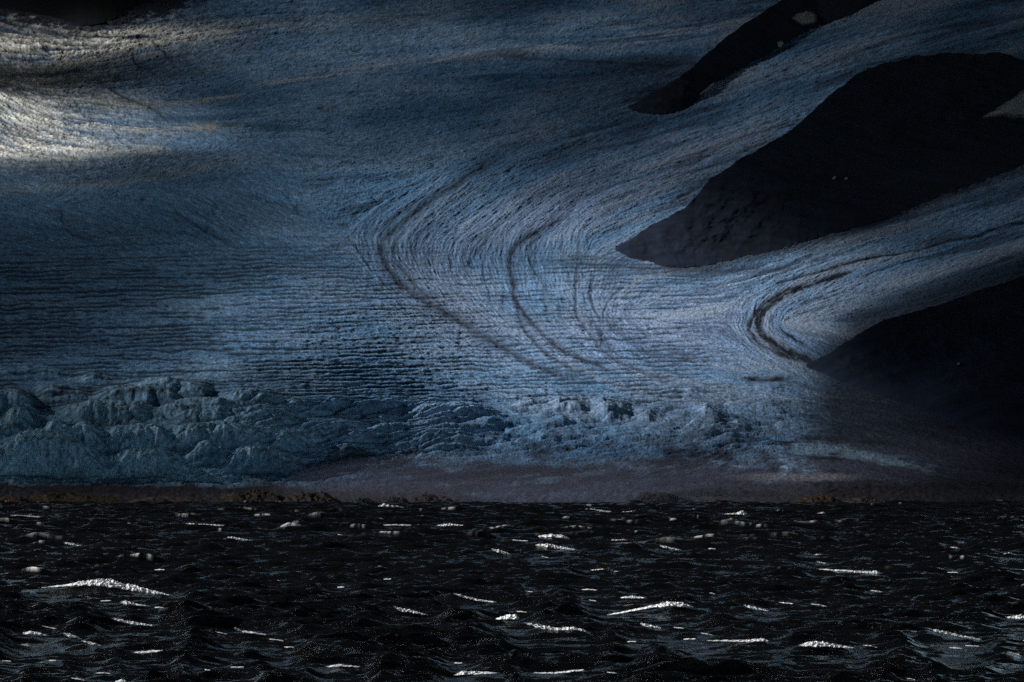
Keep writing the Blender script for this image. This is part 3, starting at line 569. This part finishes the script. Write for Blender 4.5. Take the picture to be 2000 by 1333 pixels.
def snow_patch(outline, info, label, seed, lift=6.0):
    """a low drift with a ragged rim, lying on a mountain's face"""
    u, vt, vb, tt_, Dg = info
    o = np.array(outline, float); c = o.mean(0); n = 72; rings = 12
    a = np.linspace(0, 1, n, endpoint=False) * len(o); k = a.astype(int); fr = (a - k)[:, None]
    rim = o[k] * (1 - fr) + o[(k + 1) % len(o)] * fr
    rim += ((rim - c) * (0.16 * gn(a * 2.1, a * 0 + seed, seed))[:, None])
    pu, pv, hh = [], [], []
    for r in range(rings + 1):
        q = c + (rim - c) * (1 - r / rings); pu.append(q[:, 0]); pv.append(q[:, 1]); hh.append(np.full(n, (r / rings)))
    pu, pv, hh = map(np.array, (pu, pv, hh))
    b = np.interp(pu, u, vb); tt = np.interp(pu, u, vt); sT = np.clip((b - pv) / (b - tt + 1e-6), 0, 1)
    jc = np.clip(((pu - u[0]) / (u[1] - u[0])), 0, len(u) - 1.01); ir = np.clip((sT - tt_[0]) / (tt_[1] - tt_[0]), 0, len(tt_) - 1.01)
    j0 = jc.astype(int); i0 = ir.astype(int); fj = jc - j0; fi = ir - i0
    d = (Dg[i0, j0] * (1 - fi) + Dg[i0 + 1, j0] * fi) * (1 - fj) + (Dg[i0, j0 + 1] * (1 - fi) + Dg[i0 + 1, j0 + 1] * fi) * fj
    d = d - 6 - lift * (1 - (1 - np.clip(hh * 2, 0, 1)) ** 2) - 2 * fbm(pu / 5, pv / 4, seed + 4, 3) * np.clip(hh * 3, 0, 1)
    Pf = world(pu, pv, d); Pk = Pf[:1].copy(); Pk[..., 1] += 60
    Pa = np.concatenate([Pk, Pf]); r_ = len(Pa); cov = np.concatenate([hh[:1], hh])
    i = np.arange(r_ - 1)[:, None] * n + np.arange(n)[None]; j = np.arange(r_ - 1)[:, None] * n + (np.arange(n)[None] + 1) % n
    fcs = np.stack([i, j, j + n, i + n], -1).reshape(-1, 4)
    ob = link_mesh('snow_patch', Pa.reshape(-1, 3), fcs, m_snow, extra={'cover': np.clip(cov * 1.6, 0, .75)})
    return tag(ob, label, 'snow patch', group='snow patches on the dark rock')
snow_patch([(1545,36),(1555,26),(1573,20),(1590,24),(1597,36),(1592,46),(1573,50),(1556,46)], i2, 'large round snow patch near the top of the narrow dark ridge', 1)
snow_patch([(1516,84),(1522,79),(1530,80),(1531,88),(1525,94),(1518,91)], i2, 'small round snow patch just below the large round one', 2)
snow_patch([(1362,186),(1380,172),(1396,157),(1398,163),(1388,174),(1368,187)], i2, 'thin slanting snow patch at the foot of the narrow dark ridge', 3)
snow_patch([(1916,229),(1944,211),(1975,192),(1990,180),(2030,150),(2060,180),(2040,235),(1970,229)], i1, 'wide glacier ice wedge cutting into the large dark mountain at the right edge', 4)  # a piece of glacier ice, built with the drift shape
snow_patch([(1624,350),(1629,344),(1633,344),(1631,350),(1626,352)], i1, 'left one of two tiny snow specks on the large dark mountain', 5)
snow_patch([(1648,350),(1652,346),(1656,347),(1655,351),(1650,352)], i1, 'right one of two tiny snow specks on the large dark mountain', 6)
snow_patch([(1868,711),(1873,708),(1877,710),(1875,713),(1870,713)], i3, 'lone tiny snow speck on the black mountain flank', 7)

# ------------------------------------------------------------------ rock outcrops along the shore
def outcrop(cu, hw, vtop, D0, depth_m, label, col, seed, skew=0.):
    m = rock_mat('shore rock', col, .35, .8)
    n, r = 110, 46
    a = np.linspace(-1, 1, n)[None, :].repeat(r, 0); b = np.linspace(-1, 1, r)[:, None].repeat(n, 1)
    wdt = hw * D0 / F; H = HC + D0 * (V0 - vtop) / F
    x = D0 * (cu - 1000) / F + a * wdt; y = D0 + depth_m + b * depth_m
    e = np.clip(1 - np.abs(a) ** 2.2, 0, 1) * np.clip(1 - np.abs(b) ** 3, 0, 1)
    f = .55 + .55 * fbm(a * 1.6 + seed, b * 1.2 + seed, seed, 5, .55) + .3 * ridged(a * 2.3 + .6 * b + seed, b * 1.6, seed + 2, 5, .55)
    z = e ** .7 * (H * .7) * np.clip(f * (1 + skew * a), .08, 1.1) + .5 * e * ridged((x + .6 * y) / 6, (y - .4 * x) / 9, seed + 1, 4) - 1.5 * (1 - e)
    return tag(link_mesh('rock_outcrop', np.stack([x, y, z], -1).reshape(-1, 3), grid_faces(r, n), m, smooth_shade=False), label, 'rock outcrop', group='rock outcrops along the lake shore')
OCH = (.050, .034, .017); BRN = (.042, .034, .028); RED = (.058, .036, .027); GRY = (.034, .032, .036); DRK = (.020, .020, .026)
for i, (cu, hw, vt_, d0, dm, lab, col, sk) in enumerate([
 (130, 130, 950, 2600, 55, 'long low ochre rock bank on the shore at the far left', OCH, -.2),
 (20, 60, 962, 2585, 20, 'small brown rock at the left edge of the shore', RED, 0),
 (320, 105, 962, 2590, 30, 'low dark reddish rock bank right of the long ochre bank', (.07, .05, .04), .1),
 (480, 92, 944, 2610, 50, 'broad brown rounded rock hill below the left end of the dirty ice', BRN, .1),
 (606, 66, 946, 2590, 35, 'brown rock hill with a pale ridge sloping down to its right', BRN, -.1),
 (707, 34, 966, 2580, 18, 'small low brown rock between two larger shore hills', GRY, 0),
 (768, 40, 961, 2584, 20, 'small rounded rock left of the hazy shore hump', GRY, 0),
 (842, 56, 953, 2588, 28, 'hazy grey-brown rock hump on the left of the misty gap', BRN, -.1),
 (1295, 76, 951, 2590, 35, 'dark rounded rock hill on the right of the misty gap', DRK, -.15),
 (1243, 36, 972, 2574, 12, 'pale rock foot in front of the dark rounded shore hill', BRN, 0),
 (1430, 170, 934, 2640, 70, 'wide dark hill behind the right shore rocks under the pale lens of ice', DRK, -.1),
 (1400, 60, 968, 2578, 18, 'low olive rock between the dark rounded hill and the reddish rock', (.07, .06, .04), 0),
 (1600, 62, 958, 2584, 24, 'reddish brown shore rock in front of the wide dark hill', RED, .1),
 (1700, 60, 964, 2582, 22, 'low dark brown shore rock right of the reddish one', (.06, .05, .045), -.2),
 (1790, 38, 972, 2576, 14, 'small grey rock with a thin pale rim on the right shore', GRY, .2),
 (1905, 75, 970, 2580, 22, 'low dark rock bank at the right end of the shore', DRK, 0)]):
    outcrop(cu, hw, vt_, d0, dm, lab, col, 300 + 7 * i, sk)

# ------------------------------------------------------------------ where the big crests break
CAPS = [
 ([(78,1149,1.5),(125,1144,3),(165,1140,8),(205,1139,13),(235,1146,10),(262,1150,10),(295,1157,6),(342,1165,1.5)], 'largest white breaking crest, long and arched, on the left of the dark water'),
 ([(218,1209,3),(245,1215,4.5),(285,1222,4.5),(332,1231,1.5)], 'straight slanting white crest below the largest breaking crest'),
 ([(122,1238,3),(140,1243,6),(158,1249,2)], 'short ragged foam crest at the lower left, upper of a slanting pair'),
 ([(158,1252,1.5),(178,1257,3.5),(200,1263,1.5)], 'thin slanting foam crest at the lower left, lower of a slanting pair'),
 ([(234,1178,4),(248,1178,6),(262,1181,3),(285,1184,1.5)], 'small hooked foam crest just under the largest breaking crest'),
 ([(258,1276,2),(285,1274,4.5),(318,1271,1.5)], 'short flat foam crest near the bottom left, below the slanting white crest'),
 ([(328,1024,1.5),(352,1025,4.5),(395,1026,3.5),(442,1027,1.5)], 'flat white crest on the far water left of centre, widest in that area'),
 ([(768,1187,3),(785,1192,5.5),(812,1197,4),(836,1202,1.5)], 'slanting white crest on the middle water left of centre'),
 ([(885,1160,2),(905,1166,3.5),(935,1173,3),(970,1177,1.5)], 'thin sloping crest above the smoking wave in the middle'),
 ([(1022,1217,2),(1050,1224,6),(1085,1230,5),(1122,1230,8),(1142,1236,7),(1162,1245,1.5)], 'large smoking wave crest with blown spray in the lower middle'),
 ([(968,1210,2),(990,1206,7),(1008,1206,8),(1016,1210,3)], 'short stubby foam crest left of the smoking wave'),
 ([(1185,1202,1.5),(1230,1194,2.5),(1275,1185,4),(1305,1181,8),(1332,1182,7),(1356,1187,2)], 'curling white crest with a long thin tail to its left, right of centre'),
 ([(1212,1168,1.5),(1235,1167,4),(1264,1169,1.5)], 'small flat foam crest above the curling crest with the long tail'),
 ([(1250,1220,4),(1262,1222,5),(1292,1228,1.5)], 'small hooked foam crest right of the smoking wave'),
 ([(886,1320,2),(905,1315,6),(930,1315,5),(972,1315,1.5)], 'bright ragged crest at the bottom edge, centre'),
 ([(1042,1315,1.5),(1085,1315,2.5),(1140,1309,2.5),(1142,1311,1.5)], 'long thin foam line at the bottom edge right of the bright ragged crest'),
 ([(1560,1262,1.5),(1580,1259,8),(1602,1259,9),(1625,1262,6),(1668,1266,1.5)], 'bright bushy white crest in the lower right'),
 ([(1380,1252,1.5),(1425,1252,2.5),(1465,1253,4),(1490,1251,6),(1507,1255,2)], 'low foam crest left of the bright bushy crest'),
 ([(1812,1229,2),(1840,1235,5),(1868,1242,4.5),(1918,1250,1.5)], 'slanting broken crest near the lower right edge'),
 ([(1965,1207,2),(1985,1206,7),(2010,1207,7)], 'tumbling foam crest cut by the right edge'),
 ([(1452,1183,3),(1470,1188,5),(1503,1194,1.5)], 'small slanting crest between the curling crest and the right edge'),
 ([(1595,1112,1.5),(1640,1115,3),(1690,1118,3),(1712,1119,6),(1724,1122,2)], 'long thin crest with a bright right end on the middle water at right'),
 ([(1050,1049,3),(1078,1047,6),(1100,1049,5),(1116,1055,2)], 'dark-backed rounded crest in the upper middle of the water'),
 ([(1045,1066,2),(1070,1066,7),(1095,1071,5),(1125,1074,1.5)], 'white crest just below the dark-backed rounded crest'),
 ([(960,1074,3),(975,1078,6),(998,1084,2)], 'short slanting crest left of the white one below the dark-backed crest'),
 ([(738,990,3),(752,989,7),(775,992,4.5),(808,995,1.5)], 'pointed white crest close under the hazy rock hump on the far shore'),
 ([(1143,996,3),(1160,998,5.5),(1195,1000,1.5)], 'left one of two white crests under the misty gap in the shore'),
 ([(1216,1001,2),(1240,1001,4.5),(1278,1002,1.5)], 'right one of two white crests under the misty gap in the shore'),
 ([(1408,1006,1.5),(1435,1005,4),(1452,1003,8),(1461,1006,2)], 'tall pointed white crest under the shore at right of centre'),
 ([(852,1027,1.5),(878,1026,6),(908,1028,1.5)], 'small peaked crest on the far water just left of centre'),
 ([(745,1027,1.5),(775,1026,3),(804,1027,2)], 'thin flat crest left of the small peaked one on the far water'),
 ([(1590,1005,1.5),(1608,1003,4.5),(1614,1004,2)], 'tiny crest far off under the reddish shore rock'),
 ([(1194,1057,3),(1215,1057,5),(1238,1059,1.5)], 'small crest right of the dark-backed rounded crest'),
 ([(1288,1067,3),(1308,1071,3.5),(1332,1076,1.5)], 'thin sloping crest on the upper right part of the middle water'),
 ([(124,1061,3),(142,1064,4),(165,1069,1.5)], 'small slanting crest on the far water at left'),
 ([(442,1050,3),(465,1053,3.5),(497,1058,1.5)], 'thin slanting crest below the widest flat crest on the far left water'),
 ([(20,1008,2),(55,1009,3),(100,1012,1.5)], 'thin flat crest on the far water near the left edge'),
 ([(636,1303,1.5),(660,1300,3.5),(704,1303,1.5)], 'small ragged crest on the bottom water left of centre'),
 ([(1955,1085,2),(1972,1083,6),(1988,1086,2)], 'small misty crest on the middle water at the right edge'),
 ([(44,1238,3),(62,1236,5),(92,1242,1.5)], 'short crest at the far lower left, left of the slanting pair'),
 ([(455,1227,3.5),(475,1234,3.5),(520,1240,1.5)], 'broken slanting crest right of the straight slanting white crest'),
 ([(1152,1115,2),(1178,1114,4),(1208,1117,1.5)], 'low grey-white crest in the middle of the water'),
 ([(225,1333,4),(238,1331,7),(246,1333,4)], 'upright splash of foam cut by the bottom edge at left'),
]
TINY = 'tiny thin foam fleck, one of many scattered between the larger crests'
fr_ = np.random.default_rng(77)
while len(CAPS) < 43 + 75:
    v_ = 990 + 340 * fr_.random() ** 1.3; u_ = fr_.uniform(-20, 2010)
    if any(q[0][0][0] - 25 < u_ < q[0][-1][0] + 15 and abs(np.mean([p[1] for p in q[0]]) - v_) < 12 for q in CAPS): continue
    w_ = fr_.uniform(9, 34); h_ = fr_.uniform(.8, 2.4) * (.7 + .5 * (v_ - 990) / 340); sl_ = fr_.uniform(-.05, .22)
    CAPS.append(([(u_, v_, 1.), (u_ + w_ * fr_.uniform(.15, .6), v_ - .5 + sl_ * w_ * .4, h_), (u_ + w_, v_ + sl_ * w_, 1.)], TINY))
def cap_line(pts):
    pts = np.array(pts, float); d0 = min(HC * F / (pts[:, 1].mean() + pts[:, 2].max() * .6 - V0), 2540)
    return pts, d0
# ------------------------------------------------------------------ the lake
WAVES = []
wr = np.random.default_rng(11)
for k in range(70):
    lam = 1.3 * (36 / 1.3) ** (wr.random() ** .9); th = math.radians(-90 + 16 + wr.normal() * 30)
    amp = .0105 * lam ** .95 * (.5 + wr.random())
    WAVES.append((2 * math.pi / lam, math.cos(th), math.sin(th), amp, wr.random() * 6.283))
def waves(x, y, minlam=0.):
    h = np.zeros_like(x); dx = np.zeros_like(x); dy = np.zeros_like(x)
    for k, cx, cy, a, p in WAVES:
        q = k * (cx * x + cy * y) + p; fade = 1.0
        lam = 2 * math.pi / k
        if np.ndim(minlam): fade = smooth(.5, 1.3, lam / minlam) * (1 - (1 - (.14 + .6 * smooth(260, 1300, y))) * smooth(5, 14, lam))
        s = np.sin(q); c = np.cos(q); h += a * fade * s; dx += a * fade * cx * c; dy += a * fade * cy * c
    return h, dx, dy
rows = [20., 45., 75., 110., 150., 185., 208.]; d = 225.
while d < 2640: rows.append(d); d *= 1.0011 + .0008 * min(1, max(0, (d - 350) / 250))
Dw = np.array(rows); Uw = np.concatenate([-180 - 9 * np.arange(1, 46)[::-1] ** 1.75, np.arange(-180, 2181, 2.0), 2180 + 9 * np.arange(1, 46) ** 1.75])
UU, DD = np.meshgrid(Uw, Dw); X0 = DD * (UU - 1000) / F; Y0 = DD.copy()
env = 1 + .45 * fbm(X0 / 60, Y0 / 140, 500, 3)
h, dx, dy = waves(X0, Y0, np.maximum(DD * .0019 * 2.2, .6))
hw_ = h * env
detail = (.09 * ridged(X0 / 2.6, Y0 / 3.1, 501, 4) + .08 * fbm(X0 / 6, Y0 / 7, 505, 3)) * (.6 + .4 * smooth(230, 900, DD))
Z = hw_ + detail + .25 * np.abs(hw_) * (hw_ > 0)
# foam flecks on the steeper crests, in gusty patches
sig = h.std(); hn = h / sig
gust = smooth(-.12, .4, fbm(X0 / 30, Y0 / 90, 511, 3)); lod = smooth(1300, 500, DD)
wx = X0 / (1 + DD * .0006)
far_ = .08 + 2.1 * smooth(420, 1500, DD)
c1 = hn - far_ + .55 * ridged(wx / 4.5, Y0 / 15, 510, 3) + .30 * gn(wx / 1.4, Y0 / 6, 512)
c2_ = hn * .8 - far_ * .8 + .75 * ridged(wx / 1.9, Y0 / 7, 513, 3) + .35 * gn(wx / .6, Y0 / 5, 516)
foam = smooth(1.95, 2.35, c1) * gust * smooth(1000, 600, DD) + .8 * smooth(1.75, 2.1, c2_) * smooth(.0, .5, gn(X0 / 9, Y0 / 35, 514))
foam = np.clip(foam * smooth(-.35, .2, fbm(wx / .8, Y0 / 4, 515, 3)), 0, 1)
foam *= smooth(2590, 2540, DD)
for pts_, lab_ in CAPS:     # each breaking crest rides on a swell of its own, with a trough in front
    pp, d0 = cap_line(pts_)
    j0, j1 = np.searchsorted(Uw, [pp[0, 0] - 60, pp[-1, 0] + 60]); i0, i1 = np.searchsorted(Dw, [d0 - 45 - d0 * .05, d0 + 25])
    uu = UU[i0:i1, j0:j1]; dd = DD[i0:i1, j0:j1]; inx = smooth(pp[0, 0] - 50, pp[0, 0], uu) * smooth(pp[-1, 0] + 50, pp[-1, 0], uu)
    near = smooth(d0 - 42 - d0 * .05, d0 - 22, dd) * smooth(d0 + 22, d0 + 8, dd) * inx
    zc = HC + d0 * (V0 - np.interp(uu, pp[:, 0], pp[:, 1])) / F
    sw = np.exp(-((dd - d0 - 1.2) / 3.2) ** 2); near = near * (1. if lab_ is not TINY else .75)
    Z[i0:i1, j0:j1] = Z[i0:i1, j0:j1] * (1 - .55 * near) + (-.3 + (zc + .2) * sw) * near
    foam[i0:i1, j0:j1] *= 1 - .7 * near
PW = np.stack([X0 + .9 * dx * env, Y0 + .9 * dy * env, Z], -1)
m_w, t, bs, out = mat_new('dark lake water')
tc = t.nodes.new('ShaderNodeTexCoord'); mp = N(t, 'ShaderNodeMapping'); mp.inputs['Scale'].default_value = (1.6, .8, 1)
t.links.new(tc.outputs['Object'], mp.inputs[0])
nz = N(t, 'ShaderNodeTexNoise'); nz.inputs['Scale'].default_value = 2.6; nz.inputs['Detail'].default_value = 7; nz.inputs['Roughness'].default_value = .7
t.links.new(mp.outputs[0], nz.inputs['Vector'])
bp = N(t, 'ShaderNodeBump'); bp.inputs['Strength'].default_value = .95; bp.inputs['Distance'].default_value = .22
t.links.new(nz.outputs[0], bp.inputs['Height']); t.links.new(bp.outputs[0], bs.inputs['Normal'])
fa = N(t, 'ShaderNodeAttribute', attribute_name='foam')
fm = N(t, 'ShaderNodeMix', data_type='RGBA'); t.links.new(fa.outputs['Fac'], fm.inputs['Factor'])
fm.inputs[6].default_value = (.0022, .0028, .0032, 1); fm.inputs[7].default_value = (.78, .80, .80, 1)
t.links.new(fm.outputs[2], bs.inputs['Base Color'])
rr_ = N(t, 'ShaderNodeMapRange'); rr_.inputs['To Min'].default_value = .09; bs.inputs['Specular IOR Level'].default_value = .5; rr_.inputs['To Max'].default_value = .8
t.links.new(fa.outputs['Fac'], rr_.inputs[0]); t.links.new(rr_.outputs[0], bs.inputs['Roughness'])
bs.inputs['IOR'].default_value = 1.33
wob = link_mesh('water', PW.reshape(-1, 3), grid_faces(*PW.shape[:2]), m_w, extra={'foam': foam})
tag(wob, 'wind-whipped black lake water with small waves and foam flecks', 'water', 'structure')

# ------------------------------------------------------------------ breaking crests, each one a foaming wave of its own
m_f, t, bs, out = mat_new('wave foam')
nz = N(t, 'ShaderNodeTexNoise'); nz.inputs['Scale'].default_value = 3.; nz.inputs['Detail'].default_value = 6; tc = t.nodes.new('ShaderNodeTexCoord'); t.links.new(tc.outputs['Object'], nz.inputs['Vector'])
cr = N(t, 'ShaderNodeValToRGB'); cr.color_ramp.elements[0].position = .36; cr.color_ramp.elements[1].position = .6
cr.color_ramp.elements[0].color = (.55, .58, .60, 1); cr.color_ramp.elements[1].color = (.90, .91, .90, 1)
t.links.new(nz.outputs[0], cr.inputs[0]); t.links.new(cr.outputs[0], bs.inputs['Base Color']); bs.inputs['Roughness'].default_value = .7
ea = N(t, 'ShaderNodeAttribute', attribute_name='body'); n5 = N(t, 'ShaderNodeTexNoise'); n5.inputs['Scale'].default_value = 2.6; n5.inputs['Detail'].default_value = 7; n5.inputs['Roughness'].default_value = .75
mp = N(t, 'ShaderNodeMapping'); mp.inputs['Scale'].default_value = (1, .5, 2.2); t.links.new(tc.outputs['Object'], mp.inputs[0]); t.links.new(mp.outputs[0], n5.inputs['Vector'])
ad = N(t, 'ShaderNodeMath', operation='ADD'); t.links.new(ea.outputs['Fac'], ad.inputs[0]); t.links.new(n5.outputs[0], ad.inputs[1])
mr = N(t, 'ShaderNodeMapRange'); mr.inputs['From Min'].default_value = .74; mr.inputs['From Max'].default_value = 1.02; t.links.new(ad.outputs[0], mr.inputs[0]); t.links.new(mr.outputs[0], bs.inputs['Alpha'])
bp = N(t, 'ShaderNodeBump'); bp.inputs['Strength'].default_value = .4; bp.inputs['Distance'].default_value = .12; t.links.new(n5.outputs[0], bp.inputs['Height']); t.links.new(bp.outputs[0], bs.inputs['Normal'])
def whitecap(pts, label, idx):
    pts = np.array(pts, float); n = max(26, int((pts[-1, 0] - pts[0, 0]) * 1.1)); m = 16 if pts[-1, 0] - pts[0, 0] > 34 else 9
    u = np.linspace(pts[0, 0], pts[-1, 0], n); v = np.interp(u, pts[:, 0], pts[:, 1]); hp = np.interp(u, pts[:, 0], pts[:, 2])
    v = v + (.5 * gn(u / 9, u * 0 + idx, 700 + idx) + .8 * fbm(u / 24, u * 0 + idx, 705 + idx, 3)) * (1 if label is not TINY else .8); hp = hp * (1 + .4 * fbm(u / 14, u * 0, 720 + idx, 4, .55))
    vmid = v.mean(); vbase = vmid + hp.max() * .6; d0 = HC * F / (vbase - V0)       # distance of the wave
    d0 = min(d0, 2540)
    # the crest line runs across the wind, a little nearer at its lower end
    zc = HC + d0 * (V0 - v) / F; hm = np.maximum(hp * 1.05, 1.6) * d0 / F                  # metres
    x = d0 * (u - 1000) / F
    a = np.linspace(0, 1, m)[:, None]
    ang = math.pi * (a - .5)                                    # from the foot in front over the top to the back
    yy = d0 - np.cos(ang * 0) * 0 + (a - .3) * 3.2 * np.clip(hm, .05, 1.2)[None] * 2.2
    zz = zc[None] - hm[None] * .5 + hm[None] * np.sin(np.clip(a * 1.35, 0, 1) * math.pi / 2) ** .8 * 1.1 - hm[None] * np.clip(a - .6, 0, 1) * 2.2
    X = np.repeat(x[None], m, 0); 
    k = 1 / max(hm.max(), .3)
    nn = fbm(X * 1.3 * k, yy * .8 * k + a * 2, 740 + idx, 5, .6); n2 = gn(X * 9 * k, a * 7 + X * 0, 760 + idx)
    zz = zz + hm[None] * (.55 * nn + .10 * n2) * np.sin(math.pi * np.clip(a, .02, .98)) ; yy = yy - hm[None] * (1.0 * nn)
    P_ = np.stack([X, yy, zz], -1).reshape(-1, 3); fcs = grid_faces(m, n)
    # flecks of spray thrown above the crest
    r = np.random.default_rng(800 + idx); ns = 0 if pts[-1, 0] - pts[0, 0] < 35 else int(min(160, 10 + (pts[-1, 0] - pts[0, 0]) * .5 * hp.max() / 5)); 
    cu = r.uniform(0, n - 1, ns).astype(int); s = r.uniform(.15, .55, ns) * (d0 / F)
    cx = x[cu] + r.normal(0, 1.5, ns) * d0 / F; cz = zc[cu] + hm[cu] * (.3 + r.exponential(.45, ns)); cy = d0 + r.uniform(-.6, .6, ns)
    tv = np.array([(1, 0, -.4), (-.6, .8, -.3), (-.6, -.8, -.3), (0, 0, .9)]); tf = np.array([(0, 1, 3, 3), (1, 2, 3, 3), (2, 0, 3, 3), (0, 2, 1, 1)])
    dv = (np.stack([cx, cy, cz], -1)[:, None] + tv[None] * s[:, None, None]).reshape(-1, 3)
    tri = np.array([(0, 1, 3), (1, 2, 3), (2, 0, 3), (0, 2, 1)])
    base = len(P_); tfaces = (base + np.arange(ns)[:, None, None] * 4 + tri[None]).reshape(-1, 3)
    quads = fcs; t1 = np.concatenate([quads[:, [0, 1, 2]], quads[:, [0, 2, 3]], tfaces])
    ta = np.clip(np.minimum(np.arange(n), n - 1 - np.arange(n)) / (n * .12), 0, 1)
    body = ((.22 if label is not TINY else .02 + .26 * ((idx * 37) % 11) / 11.) + .66 * np.sin(math.pi * np.clip(a, 0, 1)) ** .6) * (.35 + .65 * ta[None]) * np.clip(.9 + .4 * gn(u / 11, u * 0 + 2, 790 + idx), .5, 1.1)[None]
    o = link_mesh('whitecap', np.concatenate([P_, dv]), t1, m_f, extra={'body': np.concatenate([body.ravel(), np.full(len(dv), 1.)])})
    tag(o, label, 'whitecap', group='whitecaps breaking on the dark lake')
for i, (p, l) in enumerate(CAPS): whitecap(p, l, i)

# ------------------------------------------------------------------ wind-blown mist over the far shore
def mist(cu, D0, zc, rx, ry, rz, dens, label):
    import bmesh
    bm = bmesh.new(); bmesh.ops.create_icosphere(bm, subdivisions=4, radius=1)
    for v in bm.verts:
        k = 1 + .12 * math.sin(3 * v.co.x + 1) * math.cos(2.3 * v.co.z); v.co = Vector((v.co.x * rx * k, v.co.y * ry * k, v.co.z * rz * k))
    me = bpy.data.meshes.new('spray_mist'); bm.to_mesh(me); bm.free()
    m = bpy.data.materials.new('mist'); m.use_nodes = True; t = m.node_tree; t.nodes.clear()
    out = t.nodes.new('ShaderNodeOutputMaterial'); pv = t.nodes.new('ShaderNodeVolumePrincipled')
    pv.inputs['Color'].default_value = (.56, .60, .85, 1); pv.inputs['Density'].default_value = dens; pv.inputs['Anisotropy'].default_value = .2
    t.links.new(pv.outputs[0], out.inputs['Volume']); me.materials.append(m)
    o = bpy.data.objects.new('spray_mist', me); sc.collection.objects.link(o); o.location = (D0 * (cu - 1000) / F, D0, zc)
    tag(o, label, 'mist', 'stuff')
mist(1060, 2650, -4, 175, 80, 34, .0011, 'thin grey mist of blown spray over the middle of the far shore')
